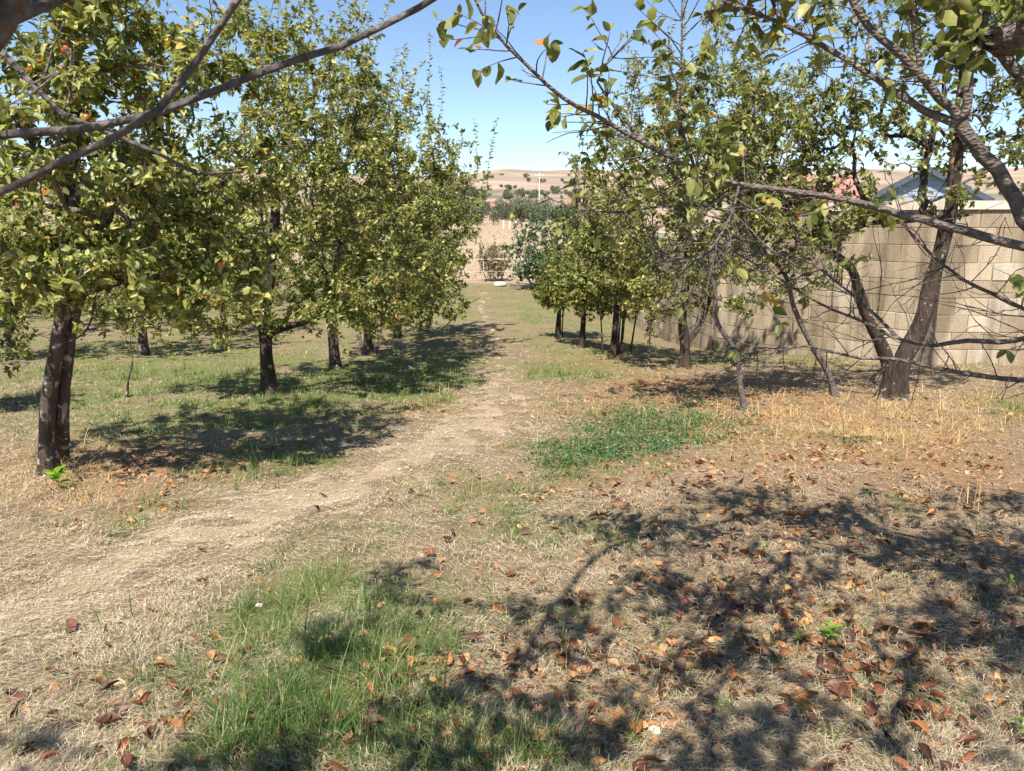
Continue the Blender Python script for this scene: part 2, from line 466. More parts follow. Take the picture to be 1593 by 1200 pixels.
def masks(x, y):
    P = np.stack([x, y, terrain(x, y)], -1)
    px, py, z = project(P)
    bad = z < .6
    px = np.where(bad, 800 + 300 * x, px); py = np.where(bad, 1500, py)
    nz = vnoise(x * 1.7, y * 1.7, 21); nf = vnoise(x * 6, y * 6, 22); nz = np.clip(nz * 1.5 - .25, 0, 1)
    pd = path_dist(x, y)
    onp = 1 - sstep(pd + .30 * (nz - .5) + .22 * (nf - .5), .25, .80)
    onp = onp * (1 - .5 * sstep(y, 8, 13))
    g = blobs(px, py, GREEN) + .10 * (y < 20)
    g = np.clip(g * (.35 + 1.1 * nz) * (.6 + .7 * nf), 0, 1) * (1 - .93 * onp)
    far = sstep(y, 16, 24)
    g = np.maximum(g, far * (1 - .85 * onp) * (.35 + .45 * nz)) * (1 - sstep(y, 30.5, 33))
    lf = np.clip(blobs(px, py, LEAFY) * (.5 + .9 * nz), 0, 1) * (1 - .8 * onp)
    dr = np.clip(blobs(px, py, DRY) * (.4 + .9 * nf), 0, 1) * (1 - onp)
    return px, py, z, onp, g, lf, dr

# ------------------------------------------------------------------ ground sheet and path
def geo(a, b, n):
    return np.geomspace(a, b, n)
xs = np.concatenate([-geo(9, 2600, 46)[::-1], np.arange(-8.8, -6, .3), np.arange(-6, 6.01, .1), np.arange(6.3, 9, .3), geo(9.2, 2600, 46)])
ys = np.concatenate([-geo(4, 200, 14)[::-1], np.arange(-3.6, 1, .4), np.arange(1, 10, .1), np.arange(10, 36, .28), geo(36.3, 2600, 80)])
gx, gy = np.meshgrid(xs, ys)
X = gx.ravel(); Y = gy.ravel()
Z = terrain(X, Y)
_, _, _, onp, g, lf, dr = masks(X, Y)
field = sstep(Y, 32.3, 33.8) * (1 - sstep(Y, 150, 220))
hill = sstep(Y, 95, 190)
nx, ny = len(xs), len(ys)
ii = (np.arange(ny - 1)[:, None] * nx + np.arange(nx - 1)[None, :])
F4 = np.stack([ii, ii + 1, ii + nx + 1, ii + nx], -1).reshape(-1, 4)
gm = make_mesh('ground', np.stack([X, Y, Z], -1), None, F4, {'green': g * .85, 'leafy': lf * .8, 'field': field, 'hill': hill, 'scrub': sstep(Y, 165, 200) * (1 - sstep(Y, 300, 340)) * sstep(vnoise(X / 14, Y / 22, 71), .3, .55)}, True, M['ground'])
ground = link('ground', gm, None, 'structure')
tag(ground, 'dry straw coloured orchard ground with fields and hills behind', 'ground')

# worn path: a sheet that follows the ground with ragged edges
n = len(PATHD); T = nrm(np.gradient(PATHD, axis=0)); Nn = np.stack([-T[:, 1], T[:, 0]], -1)
arc = np.concatenate([[0], np.cumsum(np.linalg.norm(np.diff(PATHD, axis=0), axis=1))])
fadew = 1.25 - .65 * sstep(PATHD[:, 1], 6, 14)
wl_ = .34 * fadew + .24 * (vnoise(arc * 1.6, arc * 0, 31) - .5) + .16 * (vnoise(arc * 6, arc * 0, 32) - .5)
wr_ = .34 * fadew + .24 * (vnoise(arc * 1.6, arc * 0 + 5, 33) - .5) + .16 * (vnoise(arc * 6, arc * 0 + 9, 34) - .5)
cols = 21
V = []
for k in range(cols):
    f = k / (cols - 1) * 2 - 1
    q = PATHD + Nn * (f * 1.0 * np.where(f < 0, wl_, wr_) / .34)[:, None] * .62
    nz = .05 * (vnoise(q[:, 0] * 5, q[:, 1] * 5, 35) - .5) + .035 * (vnoise(q[:, 0] * 14, q[:, 1] * 14, 36) - .5)
    V.append(np.stack([q[:, 0], q[:, 1], terrain(q[:, 0], q[:, 1]) + np.clip(.019 - .065 * abs(f) ** 1.3 + nz * 1.7 - .030 * sstep(q[:, 1], 8, 15), -.09, .009)], -1))
V = np.stack(V, 1).reshape(-1, 3)
ii = (np.arange(n - 1)[:, None] * cols + np.arange(cols - 1)[None, :])
F4 = np.stack([ii, ii + cols, ii + cols + 1, ii + 1], -1).reshape(-1, 4)
pth = link('path', make_mesh('path', V, None, F4[:, ::-1], None, True, M['path']), None, 'structure')
tag(pth, 'pale worn footpath of trodden straw curving through the orchard', 'path')

# ------------------------------------------------------------------ boundary wall of stone blocks
Cn = np.array([7.35, 13.8]); A1 = np.array([4.55, 17.4]); A2 = np.array([3.7, 24.5]); A3 = np.array([3.2, 31.0]); Bn = np.array([13.5, 13.55])
wall = thing('boundary_wall', 'tan stone block wall behind the right hand trees', 'wall', (*Cn, terrain(*Cn) - .1))
BH, BL, BT = .30, .56, .22
bvar = []
for v in range(6):
    r2 = np.random.default_rng(100 + v)
    bv = .007
    hx, hy, hz = (BL - .007) / 2, BT / 2, (BH - .007) / 2
    V, F = [], []
    # chamfered front face box: back ring, front ring, inset ring
    def ringv(sx, sz, y): return [(-sx, y, -sz), (sx, y, -sz), (sx, y, sz), (-sx, y, sz)]
    V += ringv(hx, hz, hy) + ringv(hx, hz, -hy + bv) + ringv(hx - bv, hz - bv, -hy)
    V = np.array(V); V[4:] += r2.uniform(-.004, .004, (8, 3))
    V = np.vstack([V, [[r2.uniform(-.1, .1), -hy - r2.uniform(-.004, .005), r2.uniform(-.05, .05)]]])
    F4 = []
    for a in (0, 4):
        for q in range(4):
            F4.append((a + (q + 1) % 4, a + q, a + 4 + q, a + 4 + (q + 1) % 4))
    F4.append((0, 1, 2, 3))
    F3 = [(8 + (q + 1) % 4, 8 + q, 12) for q in range(4)]
    F3 = [(a, b, c)[::-1] if False else (a, b, c) for a, b, c in F3]
    bvar.append(make_mesh('block', V, F3, F4, None, False, M['block']))
core = MB(); coping_segs = []
def wall_segment(a, b, ztop, tag_):
    L = np.linalg.norm(b - a); d = (b - a) / L
    nout = np.array([d[1], -d[0]])           # towards the orchard
    if nout @ (np.array([0, 8.0]) - a) < 0: nout = -nout
    ang = math.atan2(d[1], d[0])
    # orientation: local -Y must face nout
    rot = math.atan2(-nout[1], -nout[0]) - math.pi / 2
    zmin = min(terrain(*a), terrain(*b), terrain(*((a + b) / 2))) - .35
    rows = int((ztop - zmin) / BH)
    for r in range(rows):
        zc = ztop - (r + .5) * BH
        off = (r % 2) * BL / 2 + random.uniform(-.03, .03)
        k = 0; s = -off
        while s < L:
            s0 = max(s, 0); s1 = min(s + BL, L)
            s += BL
            if s1 - s0 < .06: continue
            mid = a + d * (s0 + s1) / 2
            if zc + BH / 2 < terrain(*mid) - .12: continue
            o = bpy.data.objects.new('block', random.choice(bvar)); C.objects.link(o)
            o.parent = wall
            pos = mid + nout * random.uniform(-.005, .006)
            o.location = Vector((pos[0], pos[1], zc)) - wall.location
            o.rotation_euler = (random.gauss(0, .006), random.gauss(0, .004), rot + random.gauss(0, .006))
            o.scale = ((s1 - s0 - .004) / BL, 1, 1)
    # mortar core, set back behind the block faces
    q = [a + nout * (BT / 2 - .02), b + nout * (BT / 2 - .02), b - nout * (BT / 2 - .02), a - nout * (BT / 2 - .02)]
    Vv = [(p[0], p[1], zmin) for p in q] + [(p[0], p[1], ztop - .004) for p in q]
    core.add(Vv, None, [(3, 2, 1, 0), (4, 5, 6, 7), (0, 1, 5, 4), (1, 2, 6, 5), (2, 3, 7, 6), (3, 0, 4, 7)])
    s = 0
    while s < L - .05:
        e = min(s + random.uniform(1.0, 1.5), L)
        p0 = a + d * s; p1 = a + d * (e - .012)
        w = BT / 2 + .05; hgt = .15 + random.uniform(-.012, .012)
        q = [p0 + nout * w, p1 + nout * w, p1 - nout * w, p0 - nout * w]
        mb = MB()
        Vv = [(p[0], p[1], ztop + .002) for p in q] + [(p[0], p[1], ztop + hgt) for p in q]
        mb.add(Vv, None, [(3, 2, 1, 0), (4, 5, 6, 7), (0, 1, 5, 4), (1, 2, 6, 5), (2, 3, 7, 6), (3, 0, 4, 7)])
        child('coping_stone', mb.mesh('coping_stone', M['coping']), wall)
        s = e
wall_segment(Cn + np.array([.06, 0]), Bn, 1.86, 'f')
wall_segment(Cn, A1, 1.86, 's')
wall_segment(A1, A2, 1.26, 's')
wall_segment(A2, A3, .66, 's')
child('mortar_core', core.mesh('mortar_core', M['mortar']), wall)

# ------------------------------------------------------------------ trees
def sample_env(ells, n, r):
    vol = np.array([e[1][0] * e[1][1] * e[1][2] for e in ells]) ** .7; vol = vol / vol.sum()
    out = []
    while len(out) < n:
        c, R = ells[r.choice(len(ells), p=vol)]
        v = r.normal(size=3); v /= np.linalg.norm(v)
        q = np.array(c) + np.array(R) * v * r.random() ** (1 / 2.5)
        if vnoise(q[0] * 1.9 + q[2] * .8, q[1] * 1.9 - q[2] * 1.5, 91) > .30 or r.random() < .2: out.append(q)
    return np.array(out)

LEAF_MESH = {}
def leaf_variants(matname):
    if matname not in LEAF_MESH:
        L = []
        r2 = np.random.default_rng(77)
        for v in range(14):
            t, F3, F4 = leaf_tpl(4, [.13, .36, .62, .84], [.15, .27, .26, .15], r2.uniform(.05, .35), r2.uniform(.05, .32))
            t = t.copy(); t[:, 2] += .05 * np.sin(t[:, 0] * 7 + v) * (t[:, 1] != 0)
            rv = [.05, .15, .25, .35, .4, .5, .55, .62, .7, .75, .82, .9, .95, .985][v]
            L.append(make_mesh('leaf', t, F3, F4, {'rnd': np.full(len(t), rv)}, True, M[matname]))
        LEAF_MESH[matname] = L
    return LEAF_MESH[matname]

def resample(P, R, step):
    P = np.asarray(P, float); R = np.asarray(R, float)
    s = np.concatenate([[0], np.cumsum(np.linalg.norm(np.diff(P, axis=0), axis=1))])
    m = max(2, int(s[-1] / step) + 1)
    # Catmull-Rom through the points
    q = np.linspace(0, s[-1], m)
    idx = np.clip(np.searchsorted(s, q, side='right') - 1, 0, len(P) - 2)
    t = ((q - s[idx]) / np.maximum(s[idx + 1] - s[idx], 1e-6))[:, None]
    Pe = np.vstack([2 * P[0] - P[1], P, 2 * P[-1] - P[-2]])
    p0, p1, p2, p3 = Pe[idx], Pe[idx + 1], Pe[idx + 2], Pe[idx + 3]
    out = .5 * (2 * p1 + (p2 - p0) * t + (2 * p0 - 5 * p1 + 4 * p2 - p3) * t ** 2 + (3 * p1 - p0 - 3 * p2 + p3) * t ** 3)
    return out, np.interp(q, s, R)

def build_tree(name, label, cat, base, stems, ells, nt, leaf, seed, leafmat='leaf_apple', barkmat='bark_apple', tpl=T_MID,
               spur=1.0, lps=6, shoots=12, shoot_len=(.4, .9), bare=0.0, single=0, group=None, attach_from=.55, twig_r=.0032,
               rnd_bias=0.0, fruits=0, fruitmat='fruit', limbs=(), min_r=.0025, leafy_limbs=False, sag=.0):
    """stems: polylines [(points, r0, r1)] that make up the trunk; limbs: hand placed boughs; nt targets fill the crown volume"""
    r = np.random.default_rng(seed)
    base = np.asarray(base, float)
    root = thing(name, label, cat, tuple(base), group)
    pos = []; par = []; rad0 = []; plen = []
    branches = []
    def add_line(P, R, parent):
        ids = []
        for p, q in zip(P, R):
            pl = 0 if parent < 0 else plen[parent] + np.linalg.norm(np.asarray(p) - pos[parent])
            pos.append(np.asarray(p, float)); par.append(parent); rad0.append(q); plen.append(pl)
            parent = len(pos) - 1; ids.append(parent)
        return ids
    stem_ids = []; stem_tubes = []
    for P, r0, r1 in stems:
        P, R = resample(P, np.linspace(r0, r1, len(P)) if np.isscalar(r0) else r0, .09)
        R = R.copy()
        s = np.linalg.norm(P - P[0], axis=1)
        if P[0][2] < base[2] + .15: R *= 1 + .6 * np.exp(-s / .10)
        ids = add_line(P, R, -1); stem_ids.append(ids); stem_tubes.append((P, R))
    limb_tubes = []
    for P, r0, r1 in limbs:
        P, R = resample(P, np.linspace(r0, r1, len(P)), .07)
        P = P + r.normal(size=P.shape) * min(.006, .45 * r1)
        parent = -1
        ids = add_line(P, R, parent); limb_tubes.append((P, R)); stem_ids.append(ids)
    ok = np.zeros(len(pos), bool)
    for k, ids in enumerate(stem_ids):
        f = attach_from if k < len(stems) else .15
        for q in ids[int(len(ids) * f):]: ok[q] = True
    ok = list(ok)
    if nt:
        Tt = sample_env(ells, nt, r)
        top = np.mean([pos[i[-1]] for i in stem_ids[:len(stems)]], axis=0)
        order = np.argsort(np.linalg.norm(Tt - top, axis=1) + r.normal(size=nt) * .25)
        PA = np.zeros((nt * 30 + len(pos) + 2000, 3)); PL = np.zeros(len(PA)); OK = np.zeros(len(PA), bool)
        m = len(pos); PA[:m] = pos; PL[:m] = plen; OK[:m] = ok
        for ti in order:
            t = Tt[ti]
            dv = t - PA[:m]; dist = np.linalg.norm(dv, axis=1)
            cost = dist * (1 + .35 * (dv[:, 2] < -.15)) + .22 * PL[:m] + (~OK[:m]) * 1e3
            a = int(np.argmin(cost)); D = dist[a]
            if D < .06: continue
            p0 = PA[a]; pd = p0 - PA[par[a]] if par[a] >= 0 else np.array([0, 0, .1])
            pd = nrm(pd)
            steps = max(2, int(D / .11))
            ctl = p0 + pd * D * .35 + np.array([0, 0, 1]) * D * r.uniform(-.05, .28) + r.normal(size=3) * D * .08
            tt = (np.arange(1, steps + 1) / steps)[:, None]
            Q = (1 - tt) ** 2 * p0 + 2 * tt * (1 - tt) * ctl + tt ** 2 * t
            Q[:-1] += r.normal(size=(steps - 1, 3)) * .014
            if sag: Q[:, 2] -= sag * (tt[:, 0] ** 2) * D
            ids = add_line(Q, [0] * steps, a)
            PA[m:m + steps] = Q; PL[m:m + steps] = plen[m:m + steps]; OK[m:m + steps] = True
            m += steps
            branches.append([a] + ids)
    N = len(pos); pos = np.array(pos); cnt = np.zeros(N)
    tips = [b[-1] for b in branches]
    for tp in tips: cnt[tp] += 1
    for i in range(N - 1, -1, -1):
        if par[i] >= 0: cnt[par[i]] += cnt[i]
    rad = np.maximum(twig_r * np.maximum(cnt, .6) ** .47, min_r)
    # ---- wood meshes
    for q, (P, R) in enumerate(stem_tubes):
        mb = MB(); Vt, F3, F4 = tube(P, R, 18, .11, seed + q, True, R[0] > .03); mb.add(Vt, F3, F4)
        child('trunk', mb.mesh('trunk', M[barkmat], True), root)
    for q, (P, R) in enumerate(limb_tubes):
        mb = MB(); Vt, F3, F4 = tube(P, R, 9, .06, seed + 50 + q); mb.add(Vt, F3, F4)
        child('limb', mb.mesh('limb', M[barkmat], True), root)
    tw = MB()
    thick = sorted(branches, key=lambda b: -rad[b[1]])[:7]
    tid = set(id(b) for b in thick if rad[b[1]] > .012)
    for b in branches:
        R = rad[b].copy(); R[0] = min(R[0], R[1] * 1.15)
        if rad0[b[0]] > 0: R[0] = R[1] * 1.2
        sides = 7 if R[1] > .012 else (5 if R[1] > .006 else 3)
        Vt, F3, F4 = tube(pos[b], R, sides, .05, 3, True)
        if id(b) in tid:
            mb = MB(); mb.add(Vt, F3, F4); child('limb', mb.mesh('limb', M[barkmat], True), root)
        else:
            tw.add(Vt, F3, F4)
    # ---- leaf bearing nodes
    LP, LD, LN = [], [], []
    cen = np.mean([np.array(e[0]) for e in ells], axis=0) if ells else base + [0, 0, 2]
    carriers = [b for b in branches]
    if leafy_limbs:
        o = 0
        for ids in stem_ids[len(stems):]: carriers.append(ids[len(ids) // 4:])
    SP, SD, SL, SK, SB = [], [], [], [], []
    for b in carriers:
        is_bare = r.random() < bare
        idx = np.array([i for i in b[1:] if rad[i] <= .016 or (leafy_limbs and rad0[i] > 0)], int)
        if len(idx):
            pi = np.array([par[i] if par[i] >= 0 else i for i in idx])
            k = r.poisson(spur, len(idx))
            idx = np.repeat(idx, k); pi = np.repeat(pi, k); m_ = len(idx)
            pdv = nrm(pos[idx] - pos[pi])
            SD.append(nrm(nrm(r.normal(size=(m_, 3))) + pdv * .5 + np.array([0, 0, .35])))
            SP.append(pos[idx] + (pos[pi] - pos[idx]) * r.random((m_, 1)))
            SL.append(r.uniform(.03, .15, m_)); SB.append(np.ones(m_, bool))
            SK.append(np.zeros(m_, int) if is_bare else np.maximum(1, r.poisson(lps, m_)))
        if not is_bare and len(b) > 1:
            i = b[-1]; SD.append(nrm(pos[i] - pos[b[-2]])[None]); SP.append(pos[i][None]); SL.append(np.array([.05])); SK.append(np.array([lps])); SB.append(np.zeros(1, bool))
    if SP:
        SP, SD, SL, SK, SB = map(np.concatenate, (SP, SD, SL, SK, SB))
        # little spur twigs, three sided
        q = SB; n_ = q.sum(); v1 = nrm(np.cross(SD[q], r.normal(size=(n_, 3)))); v2 = np.cross(SD[q], v1)
        ring = [math.cos(t) * v1 + math.sin(t) * v2 for t in (0, 2.094, 4.189)]
        e = SP[q] + SD[q] * SL[q][:, None]
        Vs = np.stack([SP[q] + c * twig_r * .75 for c in ring] + [e + c * twig_r * .4 for c in ring], 1).reshape(-1, 3)
        off = (np.arange(n_) * 6)[:, None, None]
        tw.add(Vs, None, (off + np.array([[(0, 1, 4, 3), (1, 2, 5, 4), (2, 0, 3, 5)]])).reshape(-1, 4))
        ix = np.repeat(np.arange(len(SP)), SK); m_ = len(ix)
        q = SP[ix] + SD[ix] * (SL[ix] * r.random(m_) ** .5)[:, None]
        v = r.normal(size=(m_, 3)); v -= SD[ix] * (v * SD[ix]).sum(1, keepdims=True)
        ld = nrm(SD[ix] * r.uniform(.1, .9, (m_, 1)) + nrm(v) + np.array([0, 0, -.2]))
        nn = nrm(np.array([0, 0, .75]) + r.normal(size=(m_, 3)) * .5 + .75 * nrm(q - cen))
        LP.append(q); LD.append(ld); LN.append(nn)
    # ---- upright shoots
    if shoots and len(branches):
        hi = [b[-1] for b in branches]; hi = sorted(hi, key=lambda i: -pos[i][2])[:max(6, int(len(hi) * .45))]
        for _ in range(shoots):
            i = hi[r.integers(len(hi))]
            L = r.uniform(*shoot_len); st = int(L / .06) + 2
            d = nrm(np.array([r.normal() * .22, r.normal() * .22, 1.0]) + .25 * nrm(pos[i] - cen))
            Q = [pos[i]]
            for q in range(st):
                d = nrm(d + r.normal(size=3) * .05); Q.append(Q[-1] + d * L / st)
            Q = np.array(Q)
            Vt, F3, F4 = tube(Q, np.linspace(twig_r * 1.1, twig_r * .5, len(Q)), 3); tw.add(Vt, F3, F4)
            Q2 = np.repeat(Q[1:], 3, 0); v = r.normal(size=Q2.shape); v[:, 2] *= .3
            ld = nrm(nrm(v) + np.array([0, 0, .45])); LP.append(Q2); LD.append(ld)
            LN.append(nrm(np.array([0, 0, 1.0]) + r.normal(size=Q2.shape) * .4 - .2 * ld))
    if tw.n: child('twigs', tw.mesh('twigs', M['twig'], True), root, 'stuff')
    # ---- leaves
    if LP:
        LP, LD, LN = np.concatenate(LP), np.concatenate(LD), np.concatenate(LN)
        nL = len(LP)
        S = leaf * r.uniform(.42, 1.25, nL)
        rn = np.clip(r.beta(1.5, 1.5, nL) * .93 + rnd_bias, 0, .94)
        od = r.random(nL) < .022; rn[od] = r.uniform(.95, 1, od.sum())
        take = np.zeros(nL, bool)
        if single:
            px, py, z = project(LP)
            inf = (px > 5) & (px < 1588) & (py > 5) & (py < 1195) & (z > .3)
            face = np.abs(np.einsum('ij,ij->i', LN, nrm(CAM - LP)))
            sc = np.where(inf, S / np.maximum(z, .3) * (.35 + face), 0)
            sel = np.argsort(-sc)[:single]; sel = sel[sc[sel] > 0]; take[sel] = True
            vs = leaf_variants(leafmat)
            for i in sel:
                D = nrm(LD[i]); B = nrm(np.cross(LN[i], D)); Nn_ = np.cross(D, B); s = S[i]
                mtx = Matrix(((D[0] * s, B[0] * s, Nn_[0] * s, LP[i][0]), (D[1] * s, B[1] * s, Nn_[1] * s, LP[i][1]),
                              (D[2] * s, B[2] * s, Nn_[2] * s, LP[i][2]), (0, 0, 0, 1)))
                v = 13 if rn[i] > .97 else (12 if rn[i] > .945 else int(np.clip(rn[i] * 13, 0, 11)))
                o = bpy.data.objects.new('leaf', vs[v]); C.objects.link(o); o.parent = root
                o.matrix_parent_inverse = Matrix.Translation(-Vector(root.location)); o.matrix_basis = mtx
        k = ~take
        V, F3, F4, a = scatter_tpl(tpl, LP[k], LD[k], LN[k], S[k], rn[k], r.uniform(.65, 1.1, k.sum()), r.uniform(-.3, 2.6, k.sum()))
        child('foliage', make_mesh('foliage', V, F3, F4, {'rnd': a}, True, M[leafmat]), root, 'stuff')
        if fruits:
            px, py, z = project(LP)
            c = np.where((px > 0) & (px < 1593) & (py > 0) & (py < 640))[0]
            zz = z[c]; c = c[np.argsort(zz)[:len(c) // 2]]
            for i in r.choice(c, fruits, replace=False):
                child('fruit', fruit_mesh(LP[i] - [0, 0, .05], r.uniform(.022, .032), M[fruitmat]), root)
    print(name, len(branches), 'branches', len(LP), 'leaves')
    return root

def fruit_mesh(c, rad, mat):
    prof = [(0, .82), (.35, .98), (.75, .75), (1.0, .1), (.92, -.45), (.55, -.85), (0, -.92)]
    s = 9; V = []; F4 = []; F3 = []
    V.append((0, 0, prof[0][1]))
    for a, z in prof[1:-1]:
        for k in range(s): V.append((a * math.cos(2 * math.pi * k / s), a * math.sin(2 * math.pi * k / s), z))
    V.append((0, 0, prof[-1][1]))
    for k in range(s): F3.append((0, 1 + k, 1 + (k + 1) % s))
    for q in range(len(prof) - 3):
        for k in range(s): F4.append((1 + q * s + k, 1 + (q + 1) * s + k, 1 + (q + 1) * s + (k + 1) % s, 1 + q * s + (k + 1) % s))
    b = 1 + (len(prof) - 3) * s; t = len(V) - 1
    for k in range(s): F3.append((b + k, t, b + (k + 1) % s))
    return make_mesh('fruit', np.array(V) * rad + c, F3, F4, None, True, mat)

def gz(p): return np.array([p[0], p[1], float(terrain(p[0], p[1]))])
def L_(pts, Y):
    """polyline given as (x, y[, dY]) sight lines at forward distance Y + dY"""
    return np.array([WY(p[0], p[1], Y + (p[2] if len(p) > 2 else 0)) for p in pts])

# T1 double stemmed apple tree at the left
b = G(74, 733); Yb = b[1]
b2 = G(92, 716)
build_tree('apple_tree', 'two stemmed apple tree with mottled bark at the far left of the path', 'tree', b,
           [(np.vstack([b - [0, 0, .08], L_([(73, 660), (80, 590), (92, 520), (98, 470), (104, 400, .02), (108, 320, .05), (112, 240, .1), (118, 150, .1)], Yb)]), .068, .04),
            (np.vstack([b2 - [0, 0, .08], L_([(96, 660), (98, 600), (104, 550), (112, 500), (126, 455), (150, 415, .1), (165, 350, .2), (180, 270, .3)], Yb + .12)]), .066, .045)],
           [(WY(110, 150, Yb), (1.75, 1.5, 1.55)), (WY(300, 330, Yb - .1), (.75, .9, .65)), (WY(40, 400, Yb - .6), (.9, .7, .5)), (WY(250, 410, Yb - .3), (.9, .7, .45)), (WY(360, 400, Yb - .2), (.6, .6, .5)), (WY(120, 420, Yb - .5), (.7, .5, .35)), (WY(-40, 230, Yb), (1.0, 1.2, 1.1)), (WY(220, 60, Yb), (1.2, 1.1, .9))],
           600, .069, 101, spur=2.9, lps=7, shoots=26, single=300, fruits=5,
           limbs=[(L_([(126, 455), (190, 438, .05), (250, 432, .1), (330, 428, .0), (400, 440, -.1)], Yb + .12), .04, .014),
                  (L_([(98, 470), (70, 462, -.1), (30, 455, -.2), (-30, 450, -.4)], Yb), .026, .010),
                  (L_([(150, 420), (147, 470), (140, 505), (118, 528), (100, 534)], Yb - .1), .010, .006)], leafy_limbs=False, rnd_bias=.02)

# T2, the broad apple tree beside the path
b = G(420, 615); Yb = b[1]
build_tree('apple_tree', 'broad apple tree with a single dark straight trunk left of the path', 'tree', b,
           [(np.vstack([b - [0, 0, .08], L_([(417, 585), (414, 540), (412, 500), (418, 440), (425, 380), (430, 300)], Yb)]), .105, .06)],
           [(WY(400, 230, Yb), (1.85, 1.6, 2.05)), (WY(560, 330, Yb - .2), (1.15, 1.2, 1.35)), (WY(300, 450, Yb - .5), (.85, .8, .55)), (WY(560, 455, Yb), (1.1, 1.0, .55)), (WY(320, 485, Yb - .6), (.9, .7, .5)), (WY(500, 495, Yb - .5), (1.0, .7, .38)), (WY(620, 440, Yb - .3), (.8, .7, .7)), (WY(260, 400, Yb - .4), (.8, .8, .9)), (WY(480, 120, Yb), (1.2, 1.0, 1.3))],
           760, .071, 202, spur=3.1, lps=6, tpl=T_FAR, shoots=60, shoot_len=(.5, 1.2), barkmat='bark_dark', single=0, fruits=6,
           limbs=[(L_([(416, 525), (440, 512), (480, 500), (520, 488), (560, 470)], Yb), .05, .02),
                  (L_([(412, 520), (380, 480), (340, 455), (300, 445)], Yb), .03, .012)], rnd_bias=.03)
# T3
b = G(523, 575); Yb = b[1]
build_tree('apple_tree', 'slim apple tree with grey fissured trunk behind the broad one', 'tree', b,
           [(np.vstack([b - [0, 0, .08], L_([(520, 545), (516, 510), (512, 480), (520, 440), (530, 380)], Yb)]), .10, .055)],
           [(WY(610, 300, Yb), (1.35, 1.4, 1.9)), (WY(530, 240, Yb), (1.3, 1.2, 2.2)), (WY(670, 370, Yb), (.8, 1.0, .95)), (WY(600, 470, Yb - .4), (1.2, .9, .5)), (WY(700, 290, Yb), (.5, .6, 1.0))],
           520, .072, 303, spur=2.9, lps=6, shoots=60, shoot_len=(.6, 1.4), tpl=T_FAR, rnd_bias=.0)
# T4
b = G(572, 551); Yb = b[1]
build_tree('apple_tree', 'apple tree with root suckers round its foot, third along the left row', 'tree', b,
           [(np.vstack([b - [0, 0, .08], L_([(572, 520), (570, 490), (575, 440), (580, 400)], Yb)]), .09, .05)] +
           [(np.vstack([b + [dx, dy, -.03], b + [dx * 1.7, dy * 1.5, .45], b + [dx * 2.2, dy * 2, .8]]), .009, .003) for dx, dy in ((-.12, .02), (-.07, -.08), (.1, -.05), (.15, .05))],
           [(WY(600, 350, Yb), (1.7, 1.5, 1.6)), (WY(680, 320, Yb), (1.0, 1.0, 1.4))], 330, .095, 404, spur=2.0, lps=5, shoots=36, shoot_len=(.6, 1.4), tpl=T_FAR)
# T5
b = G(617, 524); Yb = b[1]
build_tree('apple_tree', 'low apple tree leaning to the path with a drooping bough, end of the left row', 'tree', b,
           [(np.vstack([b - [0, 0, .08], L_([(620, 500), (628, 480), (640, 450), (650, 410)], Yb)]), .09, .05)],
           [(WY(655, 390, Yb), (1.35, 1.3, 1.5)), (WY(650, 465, Yb - .3), (1.4, 1.0, .6)), (WY(690, 340, Yb), (1.0, 1.0, 1.3))],
           360, .10, 505, spur=2.0, lps=5, shoots=14, tpl=T_FAR, leafmat='leaf_apple', rnd_bias=-.05, sag=.1,
           limbs=[(L_([(630, 505), (680, 515, -.2), (720, 480, -.4), (748, 462, -.5)], Yb), .02, .006)])
# trees further back on the left
for i, (px, py, cx, cy, rx, rz, lab) in enumerate([
        (225, 552, 230, 400, 1.9, 1.6, 'thin trunked apple tree in the second row, seen below the left crown'),
        (20, 560, 0, 420, 1.9, 1.5, 'bushy apple tree at the left edge, in the second row'),
        (350, 520, 350, 400, 1.9, 1.6, 'apple tree in the back row, half hidden by the broad apple tree'),
        (120, 515, 120, 385, 2.3, 1.9, 'apple tree in the back row, seen between the left trunks'),
        (470, 490, 480, 390, 1.9, 1.6, 'small far apple tree left of the slim grey trunk'),
        (640, 470, 640, 385, 1.7, 1.4, 'farthest apple tree left of the path near the field'),
        (40, 490, 40, 395, 2.6, 2.1, 'large far tree at the left edge closing the view'),
        (200, 480, 200, 395, 2.6, 2.1, 'large far tree behind the thin trunked apple tree'),
        (300, 475, 300, 400, 2.5, 2.0, 'far tree in the last row, left of the broad trunk'),
        (400, 470, 400, 400, 2.4, 1.9, 'far tree in the last row, right behind the broad trunk'),
        (545, 468, 545, 395, 2.2, 1.8, 'far tree in the last row behind the slim trunk')]):
    b = G(px, py); Yb = b[1]
    build_tree('apple_tree', lab, 'tree', b, [(np.vstack([b - [0, 0, .08], b + [0, 0, .5], b + [.05, .05, 1.1], b + [.0, .1, 1.7]]), .085, .04)],
               [(WY(cx, cy + 22, Yb), (rx, rx, rz)), (WY(cx, cy - 25, Yb), (rx * .7, rx * .7, rz * 1.2))], 230, .125, 600 + i, spur=.95, lps=5, shoots=10, tpl=T_FAR, rnd_bias=-.06,
               group='back rows of apple trees')
